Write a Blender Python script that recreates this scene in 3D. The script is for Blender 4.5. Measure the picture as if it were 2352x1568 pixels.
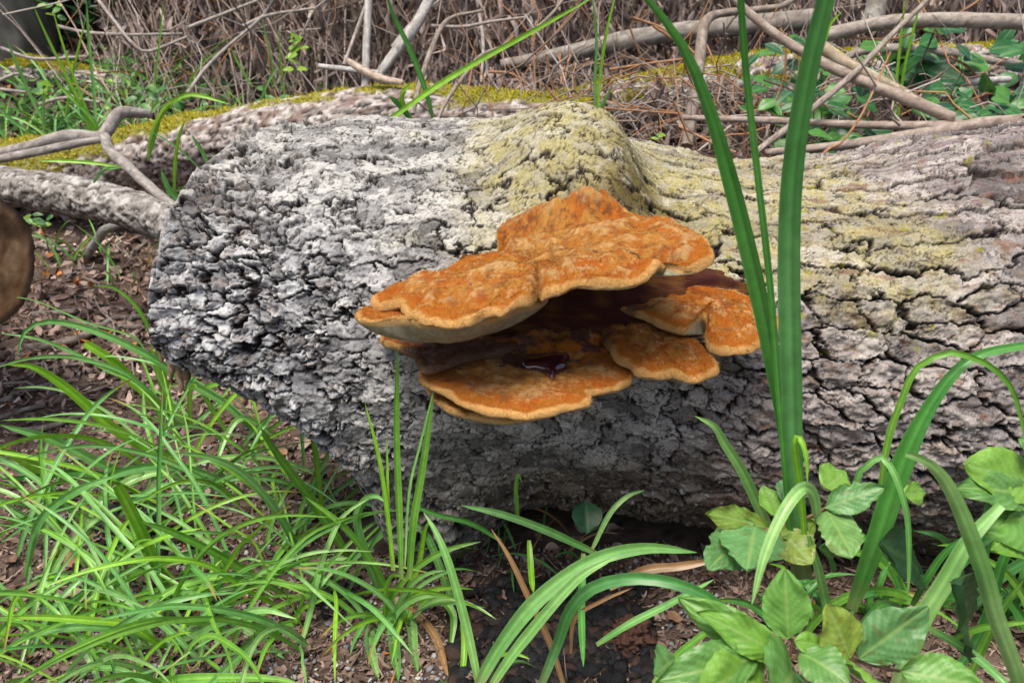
import bpy, math, random
import numpy as np
from mathutils import Vector
for o in list(bpy.data.objects): bpy.data.objects.remove(o)
SC = bpy.context.scene
COL = SC.collection
R = math.radians

# ------------------------------------------------------------------ camera, sky, sun, exposure
PITCH = 22.0
CAM = np.array([0.0, -0.975, 0.62])
HFOV = 62.0
cd = bpy.data.cameras.new('camera'); cam = bpy.data.objects.new('camera', cd); COL.objects.link(cam)
cam.location = CAM; cam.rotation_euler = (R(90 - PITCH), 0, 0)
cd.sensor_width = 36; cd.angle = R(HFOV); cd.clip_start = 0.01; cd.clip_end = 200
cd.dof.use_dof = True; cd.dof.focus_distance = 0.80; cd.dof.aperture_fstop = 14.0
SC.camera = cam
SUN_EL, SUN_AZ = 68.0, 205.0          # compass-like azimuth, 0 = +y, clockwise
w = bpy.data.worlds.new('World'); SC.world = w; w.use_nodes = True
nt = w.node_tree; bg = nt.nodes['Background']
sky = nt.nodes.new('ShaderNodeTexSky'); sky.sky_type = 'NISHITA'; sky.sun_disc = False
sky.sun_elevation = R(SUN_EL); sky.sun_rotation = R(SUN_AZ); sky.dust_density = 4.0; sky.air_density = 1.0; sky.ozone_density = 0.6
nt.links.new(sky.outputs[0], bg.inputs[0]); bg.inputs[1].default_value = 0.06
sd = bpy.data.lights.new('sun', 'SUN'); sun = bpy.data.objects.new('sun', sd); COL.objects.link(sun)
sd.energy = 1.5; sd.angle = R(28); sd.color = (1.0, 0.93, 0.82)
az = R(SUN_AZ); el = R(SUN_EL)
sdir = Vector((math.sin(az) * math.cos(el), math.cos(az) * math.cos(el), math.sin(el)))
sun.rotation_euler = sdir.to_track_quat('Z', 'Y').to_euler()
sun.location = (-1, -2, 4)
vs = SC.view_settings; vs.view_transform = 'Standard'; vs.look = 'None'; vs.gamma = 1; vs.use_curve_mapping = False
vs.exposure = 1.6

# ------------------------------------------------------------------ helpers
rng = np.random.default_rng(7)
rnd = random.Random(11)
F = 1176 / math.tan(R(HFOV / 2))      # photo read on a 2352 x 1568 grid
cp, sp_ = math.cos(R(PITCH)), math.sin(R(PITCH))
FW = np.array([0, cp, -sp_]); UP = np.array([0, sp_, cp]); RT = np.array([1.0, 0, 0])
def ray(u, v): return FW + (u - 1176) / F * RT - (v - 784) / F * UP
def PX(u, v, y):
    d = ray(u, v); return CAM + d * ((y - CAM[1]) / d[1])
def depth(p): return float(np.dot(np.asarray(p) - CAM, FW))
def pxm(p): return depth(p) / F       # metres per photo-grid pixel at p

def h2(ix, iy, seed=0):
    x = (ix.astype(np.int64) * 374761393 + iy.astype(np.int64) * 668265263 + seed * 974634777) & 0xffffffff
    x = ((x ^ (x >> 13)) * 1274126177) & 0xffffffff
    x = ((x ^ (x >> 16)) * 2246822519) & 0xffffffff
    return ((x ^ (x >> 15)) & 0xffffff) / 16777216.0
def pn(x, y, seed=0):
    x = np.asarray(x, float); y = np.asarray(y, float)
    ix = np.floor(x); iy = np.floor(y); fx = x - ix; fy = y - iy
    ux = fx * fx * fx * (fx * (fx * 6 - 15) + 10); uy = fy * fy * fy * (fy * (fy * 6 - 15) + 10)
    def g(dx, dy):
        a = h2(ix + dx, iy + dy, seed) * 6.2831853
        return np.cos(a) * (fx - dx) + np.sin(a) * (fy - dy)
    a = g(0, 0); b = g(1, 0); c = g(0, 1); d = g(1, 1)
    return 1.5 * ((a + (b - a) * ux) * (1 - uy) + (c + (d - c) * ux) * uy)
def fbm(x, y, o=4, seed=0, gain=0.5):
    s = 0; a = 1.0; t = 0
    for i in range(o):
        s = s + a * pn(x, y, seed + i * 17); t += a; a *= gain; x = x * 2.03 + 3.1; y = y * 2.03 + 1.7
    return s / t
def ss(a, b, x):
    t = np.clip((x - a) / (b - a), 0, 1); return t * t * (3 - 2 * t)
def lerp(a, b, t): return a + (b - a) * t
def mixc(c, d, f): return c + (np.asarray(d) - c) * f[..., None]
def worley(a, b, seed=0, jit=0.85):
    ia = np.floor(a); ib = np.floor(b)
    d1 = np.full(a.shape, 1e9); d2 = d1.copy(); c1a = a * 0; c1b = a * 0; c2a = a * 0; c2b = a * 0; ida = a * 0; idb = a * 0
    for di in (-1, 0, 1):
        for dj in (-1, 0, 1):
            ci = ia + di; cj = ib + dj
            pa = ci + .5 + (h2(ci, cj, seed) - .5) * jit; pb = cj + .5 + (h2(ci, cj, seed + 5) - .5) * jit
            d = (a - pa) ** 2 + (b - pb) ** 2
            n1 = d < d1; n2 = (~n1) & (d < d2)
            c2a = np.where(n1, c1a, np.where(n2, pa, c2a)); c2b = np.where(n1, c1b, np.where(n2, pb, c2b))
            d2 = np.where(n1, d1, np.where(n2, d, d2))
            c1a = np.where(n1, pa, c1a); c1b = np.where(n1, pb, c1b); ida = np.where(n1, ci, ida); idb = np.where(n1, cj, idb)
            d1 = np.where(n1, d, d1)
    e = (d2 - d1) / (2 * np.sqrt((c1a - c2a) ** 2 + (c1b - c2b) ** 2) + 1e-9)
    return e, a - c1a, b - c1b, ida, idb

def mesh_np(name, V, Q=None, T=None, col=None, smooth=True):
    me = bpy.data.meshes.new(name)
    V = np.asarray(V, np.float32)
    loops = []; starts = []; tot = []; n = 0
    for A in (Q, T):
        if A is None or len(A) == 0: continue
        A = np.asarray(A, np.int32); k = A.shape[1]
        loops.append(A.ravel()); starts.append(n + np.arange(len(A), dtype=np.int32) * k); tot.append(np.full(len(A), k, np.int32)); n += A.size
    me.vertices.add(len(V)); me.vertices.foreach_set('co', V.ravel())
    L = np.concatenate(loops); S = np.concatenate(starts)
    me.loops.add(len(L)); me.loops.foreach_set('vertex_index', L)
    me.polygons.add(len(S)); me.polygons.foreach_set('loop_start', S)
    me.polygons.foreach_set('use_smooth', np.full(len(S), smooth))
    if col is not None:
        c = np.ones((len(V), 4), np.float32); col = np.asarray(col); c[:, :col.shape[1]] = col
        at = me.attributes.new('col', 'FLOAT_COLOR', 'POINT'); at.data.foreach_set('color', c.ravel())
    me.update(calc_edges=True)
    return me
def ob(name, me, mat=None, parent=None):
    o = bpy.data.objects.new(name, me); COL.objects.link(o)
    if mat is not None and not me.materials: me.materials.append(mat)
    if parent is not None: o.parent = parent
    return o
def tag(o, label, cat=None, group=None, kind=None):
    if label: o['label'] = label
    if cat: o['category'] = cat
    if group: o['group'] = group
    if kind: o['kind'] = kind
    return o
def empty(name, loc=(0, 0, 0)):
    o = bpy.data.objects.new(name, None); COL.objects.link(o); o.empty_display_size = 0.02; return o
def grid_quads(nr, nc, wrap=False):
    i = np.arange(nr - 1)[:, None]; j = np.arange(nc if wrap else nc - 1)[None, :]
    j2 = (j + 1) % nc
    return np.stack([i * nc + j, i * nc + j2, (i + 1) * nc + j2, (i + 1) * nc + j], -1).reshape(-1, 4)
def catmull(P, n):
    P = np.asarray(P, float)
    Q = np.vstack([2 * P[0] - P[1], P, 2 * P[-1] - P[-2]])
    seg = np.linalg.norm(np.diff(P, axis=0), axis=1); cum = np.concatenate([[0], np.cumsum(seg)]); tt = np.linspace(0, cum[-1], n)
    k = np.clip(np.searchsorted(cum, tt, side='right') - 1, 0, len(P) - 2); t = ((tt - cum[k]) / np.maximum(seg[k], 1e-9))[:, None]
    p0, p1, p2, p3 = Q[k], Q[k + 1], Q[k + 2], Q[k + 3]
    return .5 * (2 * p1 + (p2 - p0) * t + (2 * p0 - 5 * p1 + 4 * p2 - p3) * t * t + (3 * p1 - p0 - 3 * p2 + p3) * t ** 3)
def norm(a): return a / (np.linalg.norm(a, axis=-1, keepdims=True) + 1e-12)

# ------------------------------------------------------------------ materials
def mat(name, rough=0.8, col=None, noise=None, bump=None, spec=0.3, sheen=0, transl=0, sub=0, coat=0, coat_rough=.1, wet=False):
    """col None = per-vertex albedo; noise = (scale, amount); bump = list of (scale, strength, distance)"""
    m = bpy.data.materials.new(name); m.use_nodes = True; t = m.node_tree; n = t.nodes; L = t.links
    b = n['Principled BSDF']; b.inputs['Roughness'].default_value = rough; b.inputs['Specular IOR Level'].default_value = spec
    if col is None:
        a = n.new('ShaderNodeAttribute'); a.attribute_name = 'col'; c = a.outputs['Color']
    else:
        a = n.new('ShaderNodeRGB'); a.outputs[0].default_value = (*col, 1); c = a.outputs[0]
    tc = n.new('ShaderNodeTexCoord')
    if noise:
        nz = n.new('ShaderNodeTexNoise'); nz.inputs['Scale'].default_value = noise[0]; nz.inputs['Detail'].default_value = 5; nz.inputs['Roughness'].default_value = .65
        L.new(tc.outputs['Object'], nz.inputs['Vector'])
        mr = n.new('ShaderNodeMapRange'); mr.inputs[1].default_value = .25; mr.inputs[2].default_value = .75
        mr.inputs[3].default_value = 1 - noise[1]; mr.inputs[4].default_value = 1 + noise[1]; L.new(nz.outputs[0], mr.inputs[0])
        vm = n.new('ShaderNodeVectorMath'); vm.operation = 'SCALE'; L.new(c, vm.inputs[0]); L.new(mr.outputs[0], vm.inputs['Scale']); c = vm.outputs[0]
    L.new(c, b.inputs['Base Color'])
    nrm = None
    for (s, st, d) in (bump or []):
        nz = n.new('ShaderNodeTexNoise'); nz.inputs['Scale'].default_value = s; nz.inputs['Detail'].default_value = 6; nz.inputs['Roughness'].default_value = .7
        L.new(tc.outputs['Object'], nz.inputs['Vector'])
        bp = n.new('ShaderNodeBump'); bp.inputs['Strength'].default_value = st; bp.inputs['Distance'].default_value = d
        L.new(nz.outputs[0], bp.inputs['Height'])
        if nrm: L.new(nrm, bp.inputs['Normal'])
        nrm = bp.outputs[0]
    if nrm: L.new(nrm, b.inputs['Normal'])
    if wet:
        mw = n.new('ShaderNodeMapRange'); mw.inputs[3].default_value = .13; mw.inputs[4].default_value = rough; L.new(a.outputs['Alpha'], mw.inputs[0]); L.new(mw.outputs[0], b.inputs['Roughness'])
        ms = n.new('ShaderNodeMapRange'); ms.inputs[3].default_value = .6; ms.inputs[4].default_value = spec; L.new(a.outputs['Alpha'], ms.inputs[0]); L.new(ms.outputs[0], b.inputs['Specular IOR Level'])
    if sheen:
        b.inputs['Sheen Tint'].default_value = (1, .55, .2, 1)
        b.inputs['Sheen Weight'].default_value = sheen; b.inputs['Sheen Roughness'].default_value = .45
    if coat:
        b.inputs['Coat Weight'].default_value = coat; b.inputs['Coat Roughness'].default_value = coat_rough
    if transl:
        tr = n.new('ShaderNodeBsdfTranslucent'); L.new(c, tr.inputs[0]); mx = n.new('ShaderNodeMixShader'); mx.inputs[0].default_value = transl
        L.new(b.outputs[0], mx.inputs[1]); L.new(tr.outputs[0], mx.inputs[2]); L.new(mx.outputs[0], n['Material Output'].inputs[0])
    return m
M_BARK = mat('bark', .9, noise=(420, .45), bump=[(180, .30, .0015), (800, .45, .0007)], spec=.15)
M_FUNG = mat('fungus_flesh', .95, noise=(900, .28), bump=[(260, .6, .0022), (750, .9, .0014)], spec=.06, sheen=.12, wet=True)
M_WET = mat('fungus_resin', .12, col=(.035, .006, .012), spec=.6, coat=1.0, coat_rough=.05)
M_SOIL = mat('soil', .95, noise=(300, .35), bump=[(120, .7, .004), (600, .6, .0015)], spec=.1)
M_LITTER = mat('dry_litter', .85, noise=(350, .25), bump=[(500, .5, .001)], spec=.2)
M_STONE = mat('pebble_stone', .7, noise=(250, .2), bump=[(600, .4, .0008)], spec=.3)
M_GRASS = mat('grass_blade', .36, noise=(90, .22), spec=.5, transl=.25)
M_LEAF = mat('green_leaf', .38, noise=(140, .15), bump=[(500, .15, .0006)], spec=.45, transl=.22)
M_TWIG = mat('twig_bark', .85, noise=(220, .3), bump=[(260, .6, .0015), (900, .4, .0006)], spec=.2)
M_MOSS = mat('moss', .95, noise=(300, .4), spec=.1)
M_BRUSH = mat('dry_leaf', .85, noise=(200, .25), spec=.15, transl=.15)
M_CHAR = mat('charcoal', .55, noise=(200, .4), bump=[(150, .8, .004), (600, .6, .0012)], spec=.4)
M_WOOD = mat('cut_wood', .85, noise=(120, .3), bump=[(300, .5, .001)], spec=.15)

# ------------------------------------------------------------------ ground
def gz(x, y):
    x = np.asarray(x, float); y = np.asarray(y, float)
    z = 0.11 * np.maximum(y - 0.15, 0) + 0.30 * np.maximum(y - 1.45, 0) + .45 * np.maximum(y - 2.4, 0)
    z = z + 0.010 * pn(x * 3.1, y * 3.1, 3) + .006 * pn(x * 9, y * 9, 4)
    z = z - .012 * np.exp(-((x - .1) ** 2 / .12 + (y + .2) ** 2 / .04))
    return z
def gzs(x, y): return float(gz(np.array([x]), np.array([y]))[0])
def G(u, v):
    d = ray(u, v); t = 0.3
    for i in range(400):
        p = CAM + d * t
        h = p[2] - gzs(p[0], p[1])
        if h < 0.0006: break
        t += max(h * .9, .0006)
    return p
def axis_pts(lo, a, b, hi, fine, coarse):
    def grow(start, end, step):
        o = []; x = start; s = step
        while abs(x - start) < abs(end - start):
            s *= 1.18; x = x + math.copysign(s, end - start); o.append(x)
        return o
    mid = list(np.arange(a, b, fine))
    return np.array(sorted(grow(a, lo, fine)) + mid + sorted(grow(mid[-1], hi, fine)))
gx = axis_pts(-30, -1.1, 1.1, 30, .012, .3); gy = axis_pts(-8, -.6, 1.8, 40, .012, .3)
GX, GY = np.meshgrid(gx, gy)
GZ = gz(GX, GY) + .004 * fbm(GX * 40, GY * 40, 3, 9)
far = ss(6, 14, GY); GZ = GZ + far * 1.2 * np.maximum(0, fbm(GX * .4, GY * .4, 3, 21))
n1 = fbm(GX * 14, GY * 14, 4, 31); n2 = fbm(GX * 60, GY * 60, 3, 35)
gc = np.zeros(GX.shape + (3,)) + np.array([.10, .07, .055])
gc = mixc(gc, [.16, .115, .09], ss(-.1, .35, n1)); gc = mixc(gc, [.035, .026, .022], ss(.05, .4, n2))
ground = ob('ground', mesh_np('ground', np.stack([GX, GY, GZ], -1).reshape(-1, 3), grid_quads(len(gy), len(gx)), col=gc.reshape(-1, 3)), M_SOIL)
tag(ground, 'dark brown woodland soil under the fallen logs', kind='structure')

# ------------------------------------------------------------------ main trunk
trunk = tag(empty('fallen_log'), 'thick fallen trunk with flaky grey bark and the orange bracket fungus growing on it', 'log')
R0 = .235
def trunk_base(s, th):
    """smooth radius, centre for station s and angle th (0 = toward camera, pi/2 = up)"""
    zc = np.interp(s, [-.36, -.2, 0, .25, .4, .62, 1.2], [.268, .266, .262, .232, .222, .216, .21])
    r = np.interp(s, [-.36, -.2, 0, .12, .25, .4, .62, 1.2], [.232, .232, .226, .222, .226, .236, .262, .27])
    dg = np.degrees(th)
    def ang(c): return (dg - c + 180) % 360 - 180
    r = r * (1 + .012 * np.sin(3 * th + s * 4) + .01 * np.sin(5 * th - s * 9))
    # notch: the butt's lower side is cut away
    tc_ = np.interp(s, [-.36, -.28, -.22, -.17, -.13], [22, 9, -3, -20, -44])
    dl = np.where(dg > 180, dg - 360, dg)
    r = r * (1 - .80 * ss(-.125, -.19, s) * ss(0, -46, dl - tc_) * ss(-215, -150, dl))
    # root foot reaching to the soil
    ds_ = s + .108 + .0006 * (dg + 60)
    r = r + .075 * np.exp(-(np.abs(ds_) / np.where(ds_ < 0, .05, .10)) ** 2.2) * np.exp(-(ang(-66) / 26) ** 2)
    # hollow beside the foot
    r = r - .018 * np.exp(-((s - .02) / .06) ** 2) * np.exp(-(ang(-62) / 18) ** 2)
    # burl
    r = r + .060 * np.exp(-(np.abs((s - .072) / np.where(s < .072, .075, .056)) ** np.where(s < .072, 2.2, 4.0))) * np.exp(-(np.abs(ang(66) / 19) ** 2.6))
    r = r + .018 * np.exp(-((s - .085) / .03) ** 2) * np.exp(-(ang(46) / 10) ** 2)
    r = r - .012 * np.exp(-((s - .165) / .03) ** 2) * np.exp(-(ang(55) / 26) ** 2)
    # ridge strip rising toward the thick end
    r = r + .012 * ss(.38, .55, s) * np.exp(-(ang(84) / 14) ** 2) - .010 * ss(.25, .34, s) * ss(.6, .4, s) * np.exp(-(ang(66) / 8) ** 2)
    r = r - .020 * np.exp(-((s - .28) / .12) ** 2) * np.exp(-(ang(92) / 36) ** 2) - .013 * ss(-.12, -.25, s) * np.exp(-(ang(90) / 40) ** 2)
    r = r + .006 * pn(s * 14, th * 3.3, 77)
    return r, zc
def x_left(th):
    c = np.cos(th)
    return -.352 + np.where(th > 0, .085 * (1 - c), .03 * (1 - c)) + .004 * pn(th * 9, th * 0 + .3, 5)
st = 1.26e-3
fine_s = np.arange(0, .935, st); more = []; x = fine_s[-1]; d = st
while x < 1.5: d *= 1.1; x += d; more.append(x)
S1 = np.concatenate([fine_s, more])
dth = st / R0
TH = np.concatenate([np.arange(R(-76), R(106), dth), np.arange(R(106), R(284), R(2.2))])
Sg, Tg = np.meshgrid(S1, TH)
XL = x_left(Tg); Xs = XL + Sg * (1 - (XL + .352) / 1.2 * ss(0, 1.2, Sg))
rb, zc = trunk_base(Xs, Tg)
A = Xs; B = np.where(Tg < R(200), Tg, Tg) * R0
fineM = (Tg < R(107)) & (Sg < 1.02)
def bark(A, B):
    deg = np.degrees(B / R0)
    wn = fbm(A * 22, B * 22, 4, 51)
    wa = .30 * pn(A * 30, B * 38, 41) + .14 * pn(A * 90, B * 110, 42) + .07 * pn(A * 260, B * 300, 43)
    wb = .30 * pn(A * 30, B * 38, 44) + .16 * pn(A * 90, B * 110, 45) + .08 * pn(A * 260, B * 300, 46)
    # regions: 0 small curling flakes (butt), 1 smooth plates, 2 long blocky plates, 3 thin lower flakes
    sL = -.17 + .075 * ss(0, -35, deg) - .08 * ss(35, 62, deg) + .16 * wn
    w0 = (sL - A) / .05; w2 = (A - .135 - .05 * wn) / .05
    w3 = (-27 - deg) / 9 + 3 * wn - 1.2
    w1 = np.zeros_like(A) + .3
    w4 = np.minimum((A - .14 - .06 * wn) / .04, (deg - 34 + 9 * wn) / 7) + .6
    W = np.stack([w0, w1, w2, w3, w4]); W[2] = np.where(w4 > .6, np.minimum(W[2], w4 - .3), W[2]); reg = np.argmax(W, 0); Ws = np.sort(W, 0); gap = (Ws[4] - Ws[3])
    H = np.zeros_like(A); E = np.zeros_like(A); ID = np.zeros(A.shape, np.int64); RN = np.zeros_like(A)
    EA = np.zeros_like(A)
    spec = [(.026, .0145, 4.6e-3, 6.5e-3, .75, 100), (.036, .0210, 3.0e-3, 4.0e-3, .85, 200), (.058, .0250, 4.2e-3, 7.0e-3, .5, 300), (.040, .0140, 4.2e-3, 5.0e-3, .75, 400), (.120, .0320, 4.0e-3, 8.0e-3, .8, 500)]
    for k, (la, lb, hp, dp, tl, sd_) in enumerate(spec):
        m = reg == k
        if not m.any(): continue
        a, b = A[m], B[m]
        sk = .35 if k == 0 else .05
        wm = (1.75, 1.7, .8, 1.2, .9)[k]
        e, da, db, ia, ib = worley(a / la + wa[m] * .8 * wm + sk * b / la, b / lb + wb[m] * .85 * wm, sd_, .95)
        ph = h2(ia, ib, sd_ + 1); t1 = h2(ia, ib, sd_ + 2) - .5; t2 = h2(ia, ib, sd_ + 3) - .70
        em = e * lb * 1.15
        em = np.minimum(em, np.maximum(gap[m], 0) * .02 + .0006)
        gp = pn(a * 38, b * 46, 61 + k)
        wc = .0011 + .0023 * np.clip(.25 + 1.5 * gp, 0, 1.2)
        wc = wc * (.9, .6, .9, 1, 1)[k]
        opn = (.70, .10, .70, .6, .45)[k] + (.30, .85, .30, .4, .55)[k] * ss(-.25, .15, gp)
        c = 1 - (1 - ss(0, 1, em / wc)) * opn
        # second generation of flakes, overlapping like shingles
        e2, da2, db2, ja, jb = worley(a / (la * .40) + wa[m] * 2.2 + 3 + sk * b / la, b / (lb * .55) + wb[m] * 2.0, sd_ + 50, .95)
        p2 = h2(ja, jb, sd_ + 51); q2 = h2(ja, jb, sd_ + 52) - .65; q3 = h2(ja, jb, sd_ + 53) - .5
        open_ = ss(-.15, .3, pn(a * 45, b * 55, 71 + k))
        c2 = 1 - (1 - ss(0, 1, e2 * lb * .5 / .0008)) * open_
        amp2 = (.65, .42, .36, .65, .26)[k]
        hh = hp * (.2 + .8 * ph) + hp * tl * 1.25 * (t1 * da + 1.7 * t2 * db)
        hh = hh + hp * amp2 * open_ * ((p2 - .5) * .9 + 1.3 * q2 * db2 + .8 * q3 * da2) - hp * amp2 * .7 * (1 - c2)
        # third generation, fine chips
        e3, da3, db3, ka, kb = worley(a / (la * .22) + wa[m] * 3 + 7, b / (lb * .30) + wb[m] * 3, sd_ + 80, .95)
        r3 = h2(ka, kb, sd_ + 81); o3 = ss(-.25, .25, pn(a * 60, b * 70, 73 + k))
        hh = hh + (1.2e-3, .8e-3, .8e-3, 1.2e-3, .5e-3)[k] * o3 * ((r3 - .5) - 1.2 * db3 - .8 * (1 - ss(0, .2, e3)))
        tn = (fbm(a / .018, b / .012, 4, 81 + k) * 2 + .5) * (5 if k != 1 else 3); fr = tn - np.floor(tn)
        hh = hh + (.0010, .0004, .0007, .0010, .0004)[k] * (np.floor(tn) + ss(.75, 1, fr))
        dpm = dp * (.45 + .75 * ss(-.25, .3, pn(a * 24, b * 34, 91 + k)))
        H[m] = hh * c - dpm * (1 - c)
        E[m] = c; EA[m] = c2 * (1 - .6 * o3 * (1 - ss(.0, .10, e3))); ID[m] = (k + 1) * 100000000 + (ia.astype(np.int64) + 500) * 10000 + (ib.astype(np.int64) + 500)
        RN[m] = ph * .45 + p2 * .35 + r3 * .2
    # vertical lift of curled rims at the butt and overall roughness
    lf = ss(-.05, -.30, A)
    H = H + (.0010 + .0010 * lf) * fbm(A * 75, B * 95, 3, 101) + .0004 * fbm(A * 300, B * 380, 3, 102)
    RN = np.clip((RN - .5) * 1.7 + .5, 0, 1)
    return H, E, EA, ID, RN, reg, deg, wn
Hh, E, EA, ID, RN, REG, DEG, WN = bark(A, B)
bfade = np.exp(-(((A - .075) / .06) ** 2 + ((DEG - 55) / 20) ** 2))
Hh = Hh * (1 - .15 * bfade)
edge = ss(0, .006, Sg); rr = rb + Hh * edge
CY = 0.0
PXs, PYs, PZs = Xs, CY - rr * np.cos(Tg), zc + rr * np.sin(Tg)
TV = np.stack([PXs, PYs, PZs], -1)
# albedo of the bark
nA = fbm(A * 60, B * 70, 4, 111); nB = fbm(A * 18, B * 22, 3, 115); nC = fbm(A * 200, B * 230, 3, 119)
alb = np.zeros(A.shape + (3,)) + np.array([.255, .25, .245])
alb = mixc(alb, [.42, .41, .385], ss(.45, .88, RN) * .95)
alb = mixc(alb, [.12, .115, .112], ss(.40, .08, RN) * .85)
alb = mixc(alb, [.22, .165, .125], ss(.12, .30, nA) * .55 * (REG != 1))
alb = mixc(alb, [.44, .435, .41], ss(.10, .35, nB) * ss(-.1, .3, nC) * .6)
alb = mixc(alb, [.08, .078, .08], ss(.22, .36, nC * .8 + .6 * nA) * .75)
butt = ss(-.05, -.22, A) * ss(60, 20, DEG); alb = mixc(alb, alb * np.array([1.06, 1.10, 1.18]), butt)
dark = ss(.08, .42, fbm(A * 9, B * 14, 4, 131) + .06 * butt); alb = mixc(alb, alb * .6, dark * .7 * (REG != 1))
algae = ss(18, 40, DEG + 16 * WN) * ss(-.10, .06, A + .05 * WN + .08 * nB) * ss(.47, .36, A - .0016 * (60 - DEG) + .08 * WN)
algae = np.clip(algae * (.75 + .7 * nB) + .8 * np.exp(-(((A - .09) / .10) ** 2 + ((DEG - 52) / 26) ** 2)), 0, 1)
alb = mixc(alb, [.33, .29, .115], algae * .82 * (.55 + .45 * ss(-.3, .2, nA)))
right = ss(.12, .25, A); alb = mixc(alb, alb * np.array([.90, .83, .82]), right * (1 - algae))
bdark = np.exp(-(((A - .125) / .045) ** 2 + ((DEG - 47) / 15) ** 2)); alb = mixc(alb, alb * np.array([.42, .36, .24]), np.clip(bdark * 1.3, 0, 1) * ss(-.4, .2, nA + .2))  # darker, browner bark colour on the burl's lower right side
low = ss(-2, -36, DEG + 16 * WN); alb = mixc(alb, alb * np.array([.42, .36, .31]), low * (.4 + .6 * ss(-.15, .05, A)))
streak = ss(.0, .3, fbm(A * 14, B * 190, 4, 145)) * ss(.30, .42, A + .05 * WN) * ss(48, 62, DEG); alb = mixc(alb, [.15, .115, .115], streak * .8)
lich = ss(.28, .42, fbm(A * 110, B * 120, 3, 141)) * ss(-5, -35, DEG) * ss(-.12, 0, A); alb = mixc(alb, [.42, .47, .42], lich * .7)
inner = ss(.97, .5, E) + ss(.05, .7, 1 - EA) * .9; alb = mixc(alb, [.026, .020, .018], np.clip(inner, 0, 1))
rust = ss(.30, .5, fbm(A * 26, B * 60, 3, 151)) * ss(.15, .25, A); alb = mixc(alb, [.17, .085, .055], rust * .6)
mossy = ss(.40, .52, fbm(A * 45, B * 60, 3, 161) + .10 * ss(.9, .3, E)) * ss(10, 30, DEG) * ss(.0, .2, A); alb = mixc(alb, [.20, .19, .02], mossy * .8)
mossd = ss(.25, .45, fbm(A * 40, B * 45, 3, 165)) * np.exp(-(((A + .045) / .05) ** 2 + ((DEG + 58) / 14) ** 2)) ; alb = mixc(alb, [.09, .10, .015], np.clip(mossd * 1.6, 0, 1))
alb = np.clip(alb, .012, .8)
nr, nc = A.shape
Q = grid_quads(nr, nc)
Qw = np.stack([(nr - 1) * nc + np.arange(nc - 1), (nr - 1) * nc + np.arange(1, nc), np.arange(1, nc), np.arange(nc - 1)], -1)
fid = ID.ravel()[Q[:, 0]]; ff = (fineM.ravel()[Q[:, 0]]) & (E.ravel()[Q].max(1) > .25)
# camera-visible size per plate
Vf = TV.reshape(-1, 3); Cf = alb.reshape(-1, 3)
qa = Vf[Q[:, 2]] - Vf[Q[:, 0]]; qb = Vf[Q[:, 3]] - Vf[Q[:, 1]]; nrm = np.cross(qa, qb) * .5
toc = CAM - Vf[Q[:, 0]]; dd = np.linalg.norm(toc, axis=1); vis = np.abs(np.sum(nrm * toc, 1)) / dd ** 3
toward = np.sum(np.stack([0 * Q[:, 0], -np.cos(Tg.ravel()[Q[:, 0]]), np.sin(Tg.ravel()[Q[:, 0]])], -1) * toc, 1) > 0
xp = np.abs(Vf[Q[:, 0], 0] / np.sum((Vf[Q[:, 0]] - CAM) * FW, 1)) < .62
vis = vis * toward * xp * ff
ids, inv = np.unique(np.where(ff, fid, 0), return_inverse=True)
score = np.bincount(inv, vis); score[ids == 0] = 0
top = np.argsort(-score)[:298]
rank = np.full(len(ids), -1); rank[top] = np.arange(len(top)); fr = rank[inv]
def submesh(name, q):
    u, iv = np.unique(q, return_inverse=True)
    return mesh_np(name, Vf[u], iv.reshape(-1, 4), col=Cf[u])
order = np.argsort(fr, kind='stable'); frs = fr[order]
b0 = np.searchsorted(frs, 0)
bounds = np.searchsorted(frs, np.arange(len(top) + 1))
def largest(q):
    u, iv = np.unique(q, return_inverse=True); iv = iv.reshape(-1, 4); lab = np.arange(len(u))
    while True:
        m = lab[iv].min(1); new = lab.copy(); np.minimum.at(new, iv.ravel(), np.repeat(m, 4)); new = new[new]
        if (new == lab).all(): break
        lab = new
    fl = lab[iv[:, 0]]; return fl == np.bincount(fl).argmax()
rest = [Q[order[:b0]], Qw]
for k in range(len(top)):
    q = Q[order[bounds[k]:bounds[k + 1]]]; keep = largest(q); rest.append(q[~keep])
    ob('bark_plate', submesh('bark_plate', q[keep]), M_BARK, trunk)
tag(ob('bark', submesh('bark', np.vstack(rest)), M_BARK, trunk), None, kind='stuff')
# cut faces at both ends
def endface(col_i, nm):
    ring = TV[::6, col_i]; c = ring.mean(0); rings = [ring * (1 - t) + c * t for t in np.linspace(0, .98, 14)]
    V = np.vstack(rings); n = len(ring); t = np.repeat(np.linspace(0, 1, 14), n)
    c_ = mixc(np.zeros((len(V), 3)) + np.array([.24, .16, .10]), [.36, .26, .17], ss(-.2, .3, np.sin(t * 60)))
    ob(nm, mesh_np(nm, V, grid_quads(14, n, True), col=c_), M_WOOD, trunk)
endface(0, 'cut_face'); endface(nc - 1, 'cut_face')

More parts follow.
